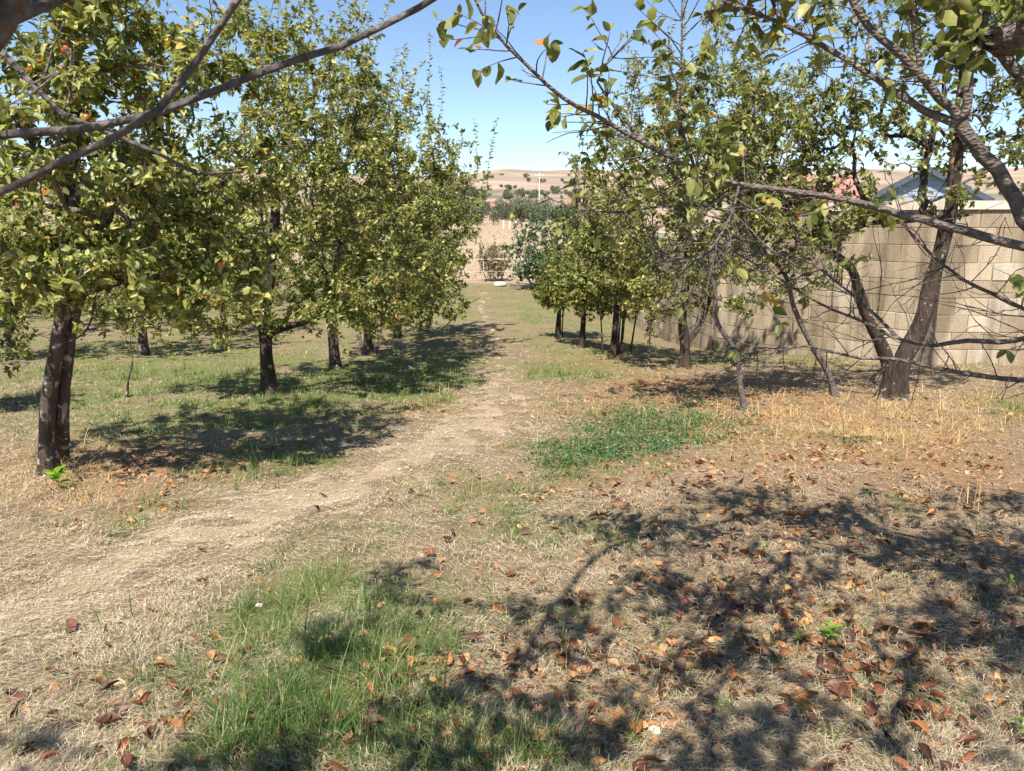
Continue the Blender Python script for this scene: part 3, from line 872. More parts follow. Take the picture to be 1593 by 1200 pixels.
# low shrub at the left edge
b = G(-30, 640)
build_tree('leafy_shrub', 'dark leafy shrub low at the left edge behind the two stemmed tree', 'shrub', b,
           [(np.vstack([b - [0, 0, .05], b + [.05, 0, .4], b + [.1, 0, .8]]), .03, .012), (np.vstack([b + [-.1, 0, -.05], b + [-.2, .1, .4], b + [-.3, .1, .8]]), .025, .012)],
           [(b + [-.1, 0, .85], (.75, .7, .6))], 150, .075, 701, spur=2.0, lps=5, shoots=5, attach_from=.3, rnd_bias=-.12)
b = G(197, 618)
build_tree('young_sapling', 'bent bare stemmed sapling standing between the two left trunks', 'sapling', b,
           [(np.vstack([b - [0, 0, .03], L_([(200, 590), (206, 565), (203, 540), (201, 500), (200, 470)], b[1])]), .014, .007)],
           [(WY(205, 480, b[1]), (.45, .4, .35))], 26, .065, 702, spur=.9, lps=4, shoots=0, attach_from=.6)

# ---- right hand row
b = G(1065, 570); Yb = b[1]
build_tree('apple_tree', 'full crowned apple tree with a forked dark trunk in front of the stone wall', 'tree', b,
           [(np.vstack([b - [0, 0, .08], L_([(1066, 540), (1064, 520), (1062, 495), (1066, 450), (1070, 390), (1072, 320)], Yb)]), .105, .045),
            (np.vstack([L_([(1066, 532), (1078, 522), (1088, 508), (1096, 490), (1110, 450)], Yb)]), .05, .03)],
           [(WY(1040, 330, Yb), (1.35, 1.3, 1.7)), (WY(1120, 280, Yb), (1.3, 1.2, 1.9)), (WY(970, 330, Yb), (.9, 1.0, 1.3)), (WY(1000, 430, Yb), (.9, 1.0, .7)), (WY(1170, 420, Yb - .2), (1.1, .8, .8)), (WY(1060, 455, Yb - .4), (1.3, .8, .55)), (WY(1190, 200, Yb), (1.0, .9, 1.4)), (WY(1010, 170, Yb), (.9, .8, 1.3)), (WY(1120, 150, Yb), (1.0, .9, 1.3)), (WY(930, 230, Yb), (.6, .6, .8))],
           860, .071, 801, spur=2.8, lps=6, tpl=T_FAR, shoots=34, shoot_len=(.5, 1.2), barkmat='bark_dark', rnd_bias=.05)
# leaning double tree
b = G(1393, 622); Yb = b[1]
build_tree('cherry_tree', 'leaning dark tree with split trunk in front of the corner of the wall', 'tree', b,
           [(np.vstack([b - [0, 0, .08], L_([(1398, 590), (1404, 560), (1425, 522), (1440, 480), (1452, 430), (1466, 380), (1478, 330), (1486, 270), (1492, 200), (1500, 110), (1508, 20)], Yb)]), .115, .05),
            (np.vstack([b + [-.12, .05, -.06], L_([(1384, 580), (1372, 540), (1352, 500), (1338, 460), (1325, 420), (1295, 395), (1250, 370), (1215, 345)], Yb + .1)]), .085, .03)],
           [(WY(1470, 120, Yb), (1.4, 1.2, 1.3)), (WY(1530, 280, Yb - .2), (.7, .8, .55)), (WY(1560, 60, Yb), (1.0, 1.0, 1.2)), (WY(1240, 230, Yb + .2), (1.0, .9, 1.2)), (WY(1330, 120, Yb), (1.1, .9, 1.1)), (WY(1230, 330, Yb + .1), (.9, .8, .7)), (WY(1560, 200, Yb), (.9, .8, .8)), (WY(1380, 210, Yb), (.8, .8, .5)), (WY(1310, 330, Yb - .2), (.9, .7, .6))],
           600, .075, 802, spur=2.0, lps=5, shoots=22, shoot_len=(.5, 1.1), barkmat='bark_dark', leafmat='leaf_plum', bare=.2,
           limbs=[(L_([(1478, 335), (1440, 340), (1400, 345), (1350, 350), (1300, 372)], Yb), .035, .016)], rnd_bias=-.02)
# slim leaning stems
for i, (pts, lab, cx, cy) in enumerate([
        ([(1160, 640), (1152, 600), (1140, 550), (1122, 500), (1108, 450), (1090, 400), (1070, 340), (1050, 290)], 'slim grey leaning plum sapling nearest the blue green clover patch', 1040, 250),
        ([(1300, 617), (1282, 580), (1262, 535), (1240, 480), (1215, 430), (1185, 380), (1155, 330), (1130, 270)], 'thicker leaning plum sapling rising out of the dry yellow grass', 1150, 260)]):
    b = G(*pts[0]); Yb = b[1]
    build_tree('plum_sapling', lab, 'sapling', b,
               [(np.vstack([b - [0, 0, .05], L_([(p[0] + 7 * math.sin(k * 2.3 + i), p[1], -.05 * k) for k, p in enumerate(pts[1:])], Yb)]), (.03, .042)[i], .013)],
               [(WY(cx, cy, Yb - .3), (1.0, .8, .85)), (WY(cx + 60, cy + 120, Yb - .3), (1.0, .8, .7)), (WY(cx + 100, cy - 40, Yb - .2), (.8, .7, .8))], 230, .078, 811 + i, spur=1.9, lps=5, shoots=8, shoot_len=(.4, .9),
               barkmat='bark_plum', leafmat='leaf_plum', bare=.2, attach_from=.3, twig_r=.0036)
# row going away
for i, (px, py, cx, cy, rx, rz, mt, lab, st, bias) in enumerate([
        (955, 548, 980, 440, .75, .95, 'leaf_plum', 'many stemmed plum thicket with reddish suckers at its foot', 9, -.04),
        (905, 541, 925, 455, .75, .75, 'leaf_apple', 'small young tree with a short grey trunk right of the path', 1, -.06),
        (868, 526, 885, 447, .85, .75, 'leaf_apple', 'yellow green young tree with dark trunk and side stem, far right of the path', 2, -.05)]):
    b = G(px, py); Yb = b[1]
    stems = [(np.vstack([b - [0, 0, .06], b + [.02, 0, .6], b + [.05, .03, 1.2], b + [.1, 0, 1.7]]), .07, .03)]
    r2 = np.random.default_rng(900 + i)
    for k in range(st - 1):
        a = r2.uniform(0, 6.28); q = r2.uniform(.12, .4)
        stems.append((np.vstack([b + [q * math.cos(a), q * math.sin(a), -.05], b + [q * 1.3 * math.cos(a), q * 1.3 * math.sin(a), .7], b + [q * 1.6 * math.cos(a), q * 1.6 * math.sin(a), 1.3]]), .018, .008))
    build_tree(('plum_thicket', 'young_tree', 'young_tree')[i], lab, 'tree', b, stems, [(WY(cx, cy, Yb), (rx * .8, rx * .8, rz * .85))] + [(WY(cx + r2.uniform(-55, 55), cy + r2.uniform(-75, 25), Yb + r2.uniform(-.4, .4)), (rx * r2.uniform(.35, .7), rx * .5, rz * r2.uniform(.4, .8))) for _ in range(5)],
               (230, 240, 320)[i], .095, 910 + i, spur=1.8, lps=5, shoots=24, tpl=T_FAR, leafmat=mt, barkmat='bark_dark', rnd_bias=bias, attach_from=.45)
b = G(1010, 548)
build_tree('young_sapling', 'narrow bright yellow green sapling before the pale wall', 'sapling', b,
           [(np.vstack([b - [0, 0, .03], b + [0, 0, .35], b + [.03, 0, .9]]), .012, .005)], [(b + [.02, 0, .55], (.2, .2, .5))], 40, .06, 921, spur=1.2, lps=4,
           shoots=2, tpl=T_FAR, leafmat='leaf_yellow', attach_from=.1)
# dense dark bushes at the end of the path
for i, (px, py, cx, cy, rx, rz, mt, lab) in enumerate([
        (838, 449, 836, 392, 1.4, 1.35, 'leaf_dark', 'round dark green bush at the end of the path'),
        (885, 462, 885, 385, 1.5, 1.5, 'leaf_dark', 'larger deep green bush beside the wall behind the young trees'),
        (935, 470, 940, 370, 1.6, 1.9, 'leaf_plum', 'mid green tree behind the plum thicket by the wall')]):
    b = G(px, py); Yb = b[1]
    stems = [(np.vstack([b + [q * .2, 0, -.05], b + [q * .45, .05 * q, .5], b + [q * .7, 0, 1.1]]), .04, .015) for q in (-1, 0, 1)]
    build_tree('dense_bush', lab, 'bush', b, stems, [(WY(cx, cy, Yb), (rx, rx, rz)), (b + [0, 0, .8], (rx * .9, rx * .9, .75))], 260, .14, 930 + i, spur=.9, lps=5,
               shoots=14, shoot_len=(.3, .7), tpl=T_FAR, leafmat=mt, attach_from=.15)
b = G(768, 438)
build_tree('dry_shrub', 'dry brownish shrub beside the round dark bush', 'shrub', b,
           [(np.vstack([b + [q * .2, 0, -.05], b + [q * .4, 0, .5], b + [q * .6, 0, 1.0]]), .018, .006) for q in (-1.2, -.5, 0, .6, 1.2)],
           [(b + [0, 0, .85], (.8, .6, .75))], 260, .085, 941, spur=1.4, lps=4, shoots=14, shoot_len=(.3, .6), tpl=T_FAR, leafmat='leaf_dry', attach_from=.15)

# ---- near tree on the right, trunk outside the frame
tb = gz((2.95, 2.7))
trunk = np.array([tb - [0, 0, .1], tb + [-.05, 0, .7], tb + [-.12, .05, 1.2], [2.55, 2.95, 1.45]])
long_limb = L_([(1900, 470, .0), (1700, 420, .05), (1593, 385, .1), (1470, 352, .2), (1400, 332, .3), (1290, 306, .45), (1150, 288, .5), (1080, 262, .5), (1000, 222, .5), (930, 182, .45), (870, 148, .4), (810, 92, .35), (765, 45, .3), (735, -8, .25)], 2.75)
fork = L_([(1800, 480, .1), (1640, 400, .2), (1593, 338, .25), (1562, 282, .3), (1530, 238, .3), (1498, 196, .3)], 2.75)
TA = lambda z: np.array([[np.interp(z, trunk[:, 2], trunk[:, k]) for k in (0, 1)] + [z]])   # point on the trunk's axis
long_limb = np.vstack([TA(min(1.40, long_limb[0][2] - .08)), long_limb]); fork = np.vstack([TA(1.38), fork])
F0 = fork[-1]
limbs = [
    (long_limb, .022, .0040), (fork, .031, .023),
    (np.vstack([F0, L_([(1465, 150), (1435, 120), (1400, 85), (1365, 55), (1330, 10), (1310, -40), (1270, -140)], 3.05)]), .017, .010),
    (np.vstack([F0, L_([(1450, 178, .05), (1400, 148, .1), (1340, 108, .15), (1270, 66, .2), (1200, 30, .25), (1120, 0, .3), (1060, -30, .35)], 3.05)]), .016, .005),
    (np.vstack([F0, L_([(1505, 140), (1522, 70), (1548, -10), (1570, -120), (1580, -260)], 3.05)]), .019, .012),
    (L_([(1435, 122), (1422, 70), (1418, 10), (1412, -70), (1405, -160)], 3.05), .011, .007),
    # lower bare boughs
    (L_([(1900, 620), (1700, 600), (1590, 592), (1480, 578, .1), (1400, 560, .2), (1330, 556, .3), (1260, 540, .5), (1190, 545, .7), (1130, 560, .9)], 3.3), .016, .003),
    (L_([(1800, 560), (1660, 520), (1560, 532, .1), (1500, 530, .1), (1450, 538, .2), (1400, 528, .3), (1340, 500, .4), (1270, 470, .5), (1190, 420, .6), (1120, 380, .7)], 3.4), .016, .004),
    (L_([(1750, 540), (1640, 500), (1575, 472, .1), (1510, 440, .1), (1450, 398, .2), (1400, 345, .3)], 3.2), .012, .005),
    (L_([(1400, 528, .3), (1350, 480, .4), (1290, 430, .5), (1240, 400, .55), (1180, 395, .6), (1090, 372, .7)], 3.4), .009, .003),
    (L_([(1150, 288, .5), (1135, 340, .45), (1095, 400, .4), (1050, 405, .4), (1010, 412, .4)], 2.75), .007, .003),
    (L_([(1290, 306, .45), (1220, 312, .5), (1160, 330, .55), (1060, 318, .6), (960, 330, .7), (890, 322, .75), (840, 300, .8)], 2.75), .008, .003),
    (L_([(1000, 222, .5), (960, 170, .5), (930, 120, .5), (985, 60, .5)], 2.75), .006, .003),
    (L_([(1080, 262, .5), (1055, 180, .5), (1060, 90, .5), (1062, -10, .5)], 2.75), .007, .003),
]
for k_ in (6, 7, 8):
    limbs[k_] = (np.vstack([TA(float(np.clip(limbs[k_][0][0][2] - .12, .5, 1.3))), limbs[k_][0]]),) + limbs[k_][1:]
# overhead boughs above the frame (they shade the foreground)
SHD = LIGHT / -LIGHT[2]
def over(px, py, h):
    g_ = G(px, py); return g_ - SHD * (h - g_[2])
limbs += [(np.array([[2.55, 2.95, 1.5], over(1250, 800, 2.5), over(1060, 825, 2.65), over(935, 862, 2.75), over(830, 1000, 2.95), over(745, 1130, 3.05), over(640, 1300, 3.15)]), .024, .014),
          (np.array([[2.55, 2.95, 1.5], [2.5, 2.3, 2.5], [2.3, 1.4, 3.0], [1.8, .6, 3.3], [1.2, .1, 3.5]]), .025, .013)]
ell = [(over(px_, py_, h_), (rx_, ry_, .30)) for px_, py_, h_, rx_, ry_ in (
           (1020, 840, 2.75, .40, .42), (1250, 890, 2.9, .45, .45), (1470, 880, 2.8, .5, .5), (880, 960, 2.9, .35, .32), (1100, 1010, 3.0, .40, .38), (1340, 1060, 2.9, .42, .4),
           (1560, 1020, 2.9, .45, .5), (720, 1120, 2.9, .32, .30), (960, 1160, 3.1, .38, .34), (1200, 1180, 3.0, .38, .36), (540, 1010, 2.8, .25, .25), (1450, 1190, 3.0, .45, .4), (620, 900, 2.8, .22, .25), (1150, 770, 2.6, .4, .35), (1380, 780, 2.6, .45, .4), (1560, 780, 2.6, .4, .4), (1500, 950, 2.8, .5, .4), (1050, 920, 2.8, .35, .3), (1180, 960, 2.9, .35, .3))]
ell += [(tuple(WY(1480, 0, 3.1)), (.5, .3, .3)), ((2.3, 2.2, 2.9), (.5, .6, .5))]
near_right = build_tree('plum_tree', 'near plum tree whose long grey boughs reach in from the right edge', 'tree', tb,
           [(trunk, .10, .06)], ell, 740, .072, 1001, spur=.95, lps=4, shoots=0, leafmat='leaf_plum', barkmat='bark_plum', tpl=T_MID, single=0, attach_from=.9,
           limbs=limbs, twig_r=.0026, min_r=.0016, rnd_bias=-.02)

# leafy and bare side twigs along the near boughs
def dress_limb(root, P, n, leaf, seed, L=(.06, .3), leaves=5, t0=.3, t1=1.0, bare=.2, mat='leaf_plum', singles=60, up=.2):
    r = np.random.default_rng(seed); tw = MB(); LP = []; LD = []; LN = []
    P, _ = resample(P, np.ones(len(P)), .03)
    for _ in range(n):
        i = int((t0 + (t1 - t0) * r.random()) * (len(P) - 2)); p = P[i]; pd = nrm(P[i + 1] - P[i])
        v = r.normal(size=3); v -= pd * (v @ pd); d = nrm(nrm(v) + pd * r.uniform(.2, .9) + np.array([0, 0, up]))
        ln = r.uniform(*L); k = max(2, int(ln / .035)); Q = [p]
        for q in range(k):
            d = nrm(d + r.normal(size=3) * .085 + np.array([0, 0, .01])); Q.append(Q[-1] + d * ln / k)
        Q = np.array(Q); Vt, F3, F4 = tube(Q, np.linspace(.0032, .0012, len(Q)), 4); tw.add(Vt, F3, F4)
        if r.random() < bare:
            for _k in range(r.integers(1, 4)):
                j = r.integers(1, len(Q)); d2 = nrm(d + r.normal(size=3) * .8)
                Q2 = np.array([Q[j], Q[j] + d2 * .05, Q[j] + nrm(d2 + r.normal(size=3) * .18) * r.uniform(.08, .2)])
                Vt, F3, F4 = tube(Q2, np.array([.0021, .0016, .0009]), 3); tw.add(Vt, F3, F4)
            continue
        for _k in range(max(1, r.poisson(leaves))):
            j = min(len(Q) - 1, int(len(Q) * r.uniform(.35, 1.0) ** .6)); v = r.normal(size=3); v -= d * (v @ d)
            LP.append(Q[j]); LD.append(nrm(nrm(v) + d * r.uniform(.2, .9) + np.array([0, 0, -.35]))); LN.append(nrm(np.array([0, 0, 1.0]) + r.normal(size=3) * .5))
    child('twigs', tw.mesh('twigs', M['bark_plum'], True), root, 'stuff')
    if LP:
        LP, LD, LN = map(np.array, (LP, LD, LN)); S = leaf * r.uniform(.5, 1.15, len(LP))
        rn = np.clip(r.beta(1.6, 1.6, len(LP)) * .95, 0, .93); od = r.random(len(LP)) < .05; rn[od] = r.uniform(.95, 1, od.sum())
        DRESS.append((LP, LD, LN, S, rn))
DRESS = []
def hang_leaves(root, mat, nsingle):
    LP, LD, LN, S, rn = [np.concatenate(q) for q in zip(*DRESS)]
    px, py, z = project(LP); inf = (px > 0) & (px < 1593) & (py > 0) & (py < 1200)
    order = np.argsort(-np.where(inf, S / np.maximum(z, .3), 0)); sel = order[:nsingle]; rest = order[nsingle:]
    vs = leaf_variants(mat)
    for i in sel:
        D = nrm(LD[i]); B = nrm(np.cross(LN[i], D)); Nn_ = np.cross(D, B); s = S[i]
        v = 13 if rn[i] > .97 else (12 if rn[i] > .945 else int(np.clip(rn[i] * 13, 0, 11)))
        o = bpy.data.objects.new('leaf', vs[v]); C.objects.link(o); o.parent = root
        o.matrix_parent_inverse = Matrix.Translation(-Vector(root.location))
        o.matrix_basis = Matrix(((D[0] * s, B[0] * s, Nn_[0] * s, LP[i][0]), (D[1] * s, B[1] * s, Nn_[1] * s, LP[i][1]), (D[2] * s, B[2] * s, Nn_[2] * s, LP[i][2]), (0, 0, 0, 1)))
    V, F3, F4, a = scatter_tpl(T_NEAR, LP[rest], LD[rest], LN[rest], S[rest], rn[rest])
    child('foliage', make_mesh('foliage', V, F3, F4, {'rnd': a}, True, M[mat]), root, 'stuff')
dress_limb(near_right, long_limb, 58, .070, 1101, t0=.5, t1=1.0, bare=.12, leaves=4)
dress_limb(near_right, long_limb, 12, .07, 1102, t0=.2, t1=.5, bare=.6)
dress_limb(near_right, limbs[11][0], 22, .07, 1103, t0=.4, bare=.15, leaves=4)
dress_limb(near_right, limbs[3][0], 22, .066, 1104, bare=.2, leaves=4)
dress_limb(near_right, limbs[12][0], 10, .066, 1105, bare=.1, leaves=4)
dress_limb(near_right, limbs[13][0], 14, .066, 1106, bare=.1, leaves=4)
for k in (6, 7, 8, 9, 10):
    dress_limb(near_right, limbs[k][0], 36, .07, 1110 + k, L=(.12, .6), bare=.9, leaves=5, t0=.15, up=.05)
for k in (2, 4, 5):
    dress_limb(near_right, limbs[k][0], 20, .068, 1120 + k, bare=.25, leaves=4, t0=.2)

hang_leaves(near_right, 'leaf_plum', 300)

# ---- near tree on the left, bare boughs crossing the top left corner
lb = gz((-2.1, .25))
stub = L_([(-700, 440), (-320, 320, -.05), (-120, 170, -.1), (-42, 50, -.12), (5, -70, -.12), (70, -240, -.1)], .85)
limbsL = [(stub, .030, .022),
          (L_([(-300, 190), (-120, 110), (0, 40), (60, 5), (140, -30), (260, -110)], .95), .009, .006),
          (L_([(-600, 330), (-250, 250), (-80, 222), (0, 212), (80, 207), (160, 197, .05), (240, 178, .1), (330, 140, .12), (420, 112, .15), (500, 82, .18), (590, 42, .2), (680, -2, .22), (760, -60, .25)], 1.15), .0062, .0050),
          (L_([(-600, 420), (-200, 360), (-60, 318), (0, 298), (90, 258), (170, 218), (240, 170), (290, 118), (335, 55), (375, 0), (410, -60)], 1.0), .0054, .0042),
          (L_([(-30, 50), (20, 98), (60, 142), (105, 182), (165, 208), (235, 232), (285, 262), (335, 274), (380, 268)], 1.2), .0056, .0020)]
LT = np.array([lb - [0, 0, .1], lb + [0, 0, .8], lb + [.05, 0, 1.4], [-1.98, .25, 2.0], [-1.88, .2, 2.7]])
TL = lambda z: np.array([[np.interp(z, LT[:, 2], LT[:, k]) for k in (0, 1)] + [z]])
for k_, z_ in enumerate((1.55, 2.05, 1.62, 1.45, 2.35)):
    P_ = limbsL[k_][0]
    if k_ == 4: P_ = np.vstack([L_([(-260, -70)], 1.12), P_])
    limbsL[k_] = (np.vstack([TL(z_), P_]),) + limbsL[k_][1:]
near_left = build_tree('plum_tree', 'near tree at the left edge with bare boughs crossing the top left corner', 'tree', lb,
           [(LT, .11, .06)],
           [((-1.2, -.1, 3.1), (.6, .5, .5)), ((-1.9, -.2, 3.0), (.7, .6, .6)), (over(330, 1150, 2.9), (.35, .3, .3)), (over(450, 1180, 3.0), (.35, .3, .3))], 90, .072, 1201, spur=.8, lps=4, shoots=0, leafmat='leaf_plum', barkmat='bark_grey',
           tpl=T_MID, attach_from=.75, limbs=limbsL, twig_r=.003)
dress_limb(near_left, limbsL[4][0], 6, .06, 1205, L=(.04, .12), bare=1.0)

# ------------------------------------------------------------------ ground cover
def polar(n, y0, y1, half, pw):
    u = rng.random(n)
    q = 1 - pw
    y = (y0 ** q + u * (y1 ** q - y0 ** q)) ** (1 / q)
    x = (rng.random(n) * 2 - 1) * (half * y + .5)
    return x, y

BL2 = (np.array([(0, .5, 0), (0, -.5, 0), (.55, .38, .0), (.55, -.38, .0), (1, 0, 0)], float), np.array([(2, 3, 4)]), np.array([(0, 1, 3, 2)]))
def blades(x, y, h, w, rnd, lean, name, mat, label, cat, curl=.25):
    n = len(x)
    P = np.stack([x, y, terrain(x, y) - .004], -1)
    a = rng.uniform(0, 2 * math.pi, n)
    hd_ = np.stack([np.cos(a), np.sin(a), np.zeros(n)], -1)
    D = nrm(np.array([0, 0, 1.0]) + hd_ * lean[:, None])
    side = np.stack([-np.sin(a), np.cos(a), np.zeros(n)], -1)
    t = np.array([0, 0, .5, .5, 1.0]); s = np.array([.5, -.5, .4, -.4, 0])
    bend = curl * t ** 2
    V = (P[:, None] + (h[:, None] * t)[..., None] * D[:, None] + (w[:, None] * s)[..., None] * side[:, None]
         + (h[:, None] * bend[None] * lean[:, None] * 1.5)[..., None] * (hd_[:, None] * 1.0 - np.array([0, 0, .55])))
    off = (np.arange(n) * 5)[:, None]
    F4 = off + np.array([[0, 1, 3, 2]]); F3 = off + np.array([[2, 3, 4]])
    me = make_mesh(name, V.reshape(-1, 3), F3, F4, {'rnd': np.repeat(rnd, 5)}, False, mat)
    o = link(name, me, None, 'stuff'); tag(o, label, cat)
    print(name, n)
    return o

# straw mat
x, y = polar(318000, 1.2, 17, .77, 1.62)
px, py, z, onp, g, lf, dr = masks(x, y)
cl = vnoise(x * 2.6, y * 2.6, 41)
keep = rng.random(len(x)) < np.clip(.30 + .75 * cl + .45 * onp - .55 * g, .05, 1)
x, y = x[keep], y[keep]; n = len(x)
pz = terrain(x, y)
swirl = 6.28 * vnoise(x * 1.3, y * 1.3, 42) * 1.5
a = swirl + rng.normal(size=n) * .8
tilt = np.abs(rng.normal(size=n)) * np.where(onp[keep] > .5, .14, .30)
D = np.stack([np.cos(a) * np.cos(tilt), np.sin(a) * np.cos(tilt), np.sin(tilt)], -1)
Ln = rng.uniform(.03, .12, n) * (1 - .45 * onp[keep]) * np.clip(y / 6, 1, 1.6); Wd = rng.uniform(.0011, .0024, n) * np.clip(y / 3.2, .8, 4.5)
B = np.stack([-np.sin(a), np.cos(a), np.zeros(n)], -1)
P = np.stack([x, y, pz + rng.random(n) ** 2 * .032 * (1 - .75 * onp[keep]) + .004 + .010 * onp[keep]], -1)
bend = rng.normal(size=n) * .12
V = np.stack([P, P + D * Ln[:, None] * .5 + B * (Wd * .6 + bend * Ln)[:, None], P + D * Ln[:, None] * .5 - B * (Wd * .6 - bend * Ln)[:, None],
              P + D * Ln[:, None] + np.array([0, 0, -1]) * (tilt * Ln * .7)[:, None]], 1)
off = (np.arange(n) * 4)[:, None]
rn = np.clip(rng.beta(2.2, 1.8, n) * .85 + .15 * onp[keep] - .25 * lf[keep] * (rng.random(n) < .5), 0, 1)
o = link('dry_straw', make_mesh('dry_straw', V.reshape(-1, 3), np.concatenate([off + np.array([[0, 1, 2]]), off + np.array([[2, 1, 3]])]), None, {'rnd': np.repeat(rn, 4)}, False, M['straw']), None, 'stuff')
tag(o, 'mat of dry pale straw lying over the whole ground', 'straw')
print('straw', n)

# green grass: clumps, plus a short far turf
x, y = polar(30000, 1.3, 13, .78, 1.45)
px, py, z, onp, g, lf, dr = masks(x, y)
keep = rng.random(len(x)) < np.clip(g * 1.0 - .04, 0, 1) * np.clip(vnoise(x * 4.5, y * 4.5, 60) * 2.2 - .35, .05, 1)
x, y, gk = x[keep], y[keep], g[keep]
k = rng.integers(4, 22, len(x)); size = rng.uniform(.5, 1.5, len(x)) * (.6 + .7 * gk); tone = rng.beta(2, 2.2, len(x))
x = np.repeat(x, k); y = np.repeat(y, k); size = np.repeat(size, k); tone = np.repeat(tone, k); n = len(x)
x = x + rng.normal(size=n) * .028 * size; y = y + rng.normal(size=n) * .028 * size
tall = np.repeat(rng.random(len(k)) < .22, k); h = rng.uniform(.035, .12, n) * size * np.where(tall, 1.9, 1.0)
blades(x, y, h, rng.uniform(.0018, .0042, n) * np.clip(y / 4.5, .9, 2.2), np.clip(tone * .8 + rng.normal(size=n) * .12 + (rng.random(n) < .16) * .45, 0, 1), rng.uniform(.15, 1.5, n), 'green_grass', M['grass'],
       'clumps of green grass growing in patches beside the path', 'grass')
x, y = polar(110000, 7, 31, .75, 1.25)
px, py, z, onp, g, lf, dr = masks(x, y)
keep = rng.random(len(x)) < np.clip(g * 1.1, 0, 1) * np.clip(vnoise(x * 2.2, y * 2.2, 61) * 1.7, .1, 1)
x, y = x[keep], y[keep]; n = len(x)
blades(x, y, rng.uniform(.03, .10, n), rng.uniform(.003, .006, n) * np.clip(y / 9, 1, 2.6), np.clip(rng.beta(2, 2, n) * .75 + .15 + (rng.random(n) < .2) * .4, 0, 1), rng.uniform(.1, 1.0, n), 'far_turf', M['grass'],
       'short pale green turf under the trees and at the far end of the path', 'grass')
x, y = polar(26000, 33.5, 80, .5, .9)
keep = vnoise(x * .35, y * .35, 66) + .4 * rng.random(len(x)) > .62
x, y = x[keep], y[keep]; n = len(x)
blades(x, y, rng.uniform(.10, .30, n), rng.uniform(.015, .035, n), rng.random(n), rng.uniform(.3, 1.6, n), 'field_stubble', M['stubble'], 'dry stubble tufts on the pale field beyond the orchard', 'grass')
# sparse thin blades all over
x, y = polar(45000, 1.3, 14, .78, 1.6)
px, py, z, onp, g, lf, dr = masks(x, y)
keep = rng.random(len(x)) < (.5 - .46 * onp) * vnoise(x * 3, y * 3, 55)
x, y = x[keep], y[keep]; n = len(x)
blades(x, y, rng.uniform(.05, .16, n), rng.uniform(.0016, .003, n) * np.clip(y / 5, .8, 2), np.clip(rng.beta(2, 2, n) * .6 + .4, 0, 1), rng.uniform(.1, .9, n), 'thin_grass', M['grass'],
       'thin single grass blades standing scattered through the straw', 'grass')
# standing dry grass
x, y = polar(260000, 3, 16, .8, 1.3)
px, py, z, onp, g, lf, dr = masks(x, y)
keep = rng.random(len(x)) < np.clip(dr * .9, 0, 1) * (vnoise(x * 4, y * 4, 56) > .40)
x, y = x[keep], y[keep]; n = len(x)
blades(x, y, rng.uniform(.05, .26, n), rng.uniform(.002, .0036, n) * np.clip(y / 6, .8, 1.8), rng.random(n), rng.uniform(.4, 2.2, n), 'dry_grass', M['drygrass'],
       'dry golden grass bent over around the right hand trunks', 'grass', .4)
# clover patch
def leafscatter(x, y, size, rn, name, mat, label, cat, hmax, tilt):
    n = len(x)
    P = np.stack([x, y, terrain(x, y) + .004 + rng.random(n) * hmax], -1)
    a = rng.uniform(0, 6.28, n); D = np.stack([np.cos(a), np.sin(a), rng.normal(size=n) * tilt * .6], -1)
    Nn = nrm(np.array([0, 0, 1.0]) + rng.normal(size=(n, 3)) * tilt)
    V, F3, F4, at = scatter_tpl(T_MID, P, D, Nn, size, rn, rng.uniform(.7, 1.2, n), rng.uniform(-1, 4, n))
    o = link(name, make_mesh(name, V, F3, F4, {'rnd': at}, True, mat), None, 'stuff'); tag(o, label, cat)
    print(name, n)
x, y = polar(200000, 5, 12, .8, 1.2)
px, py, z, onp, g, lf, dr = masks(x, y)
cm = blobs(px, py, [(1040, 662, 110, 30, 1.6), (960, 690, 80, 28, 1.1), (880, 722, 55, 24, .8), (1330, 690, 45, 8, .6)]) * (.25 + 1.1 * vnoise(x * 3.5, y * 3.5, 58))
keep = rng.random(len(x)) < np.clip(cm - .12, 0, .9)
x, y = x[keep], y[keep]
leafscatter(x, y, rng.uniform(.018, .035, len(x)), rng.random(len(x)), 'clover_patch', M['clover'], 'low blue green clover patch right of the path', 'clover', .05, .7)
# leaf litter
x, y = polar(60000, 1.6, 15, .8, 1.25)
px, py, z, onp, g, lf, dr = masks(x, y)
near = np.clip(blobs(px, py, [(1300, 900, 420, 200, .05), (600, 1120, 500, 120, .06), (1150, 770, 320, 50, .3)]), 0, .4)
keep = rng.random(len(x)) < np.clip((lf * .6 + near) * (1 - onp * .9) + .006, 0, 1) * np.clip(vnoise(x * 2.4, y * 2.4, 59) * 1.3 + vnoise(x * 7, y * 7, 62) * 1.2 - .85, 0, 1)
x, y = x[keep], y[keep]
leafscatter(x, y, rng.uniform(.03, .075, len(x)), np.clip(rng.beta(1.6, 1.8, len(x)), 0, 1), 'leaf_litter', M['litter'], 'scattered orange brown fallen leaf litter under the trees', 'leaf litter', .018, .45)

x, y = polar(9000, 1.7, 6.5, .78, 1.3)
px, py, z, onp, g, lf, dr = masks(x, y)
dm = np.clip(blobs(px, py, [(1300, 930, 420, 220, .5), (800, 1120, 420, 100, .45), (200, 1150, 260, 60, .4), (1150, 760, 330, 40, .5)]), 0, .6)
keep = rng.random(len(x)) < dm * (1 - onp) * np.clip(vnoise(x * 3.1, y * 3.1, 63) * 2.6 - .85, 0, 1)
x, y = x[keep], y[keep]
leafscatter(x, y, rng.uniform(.03, .085, len(x)), np.clip(rng.beta(1.3, 2.2, len(x)), 0, 1), 'brown_leaf_litter', M['dead_leaf'], 'drifts of dark brown broken leaves sunk in the foreground straw', 'leaf litter', .03, .7)

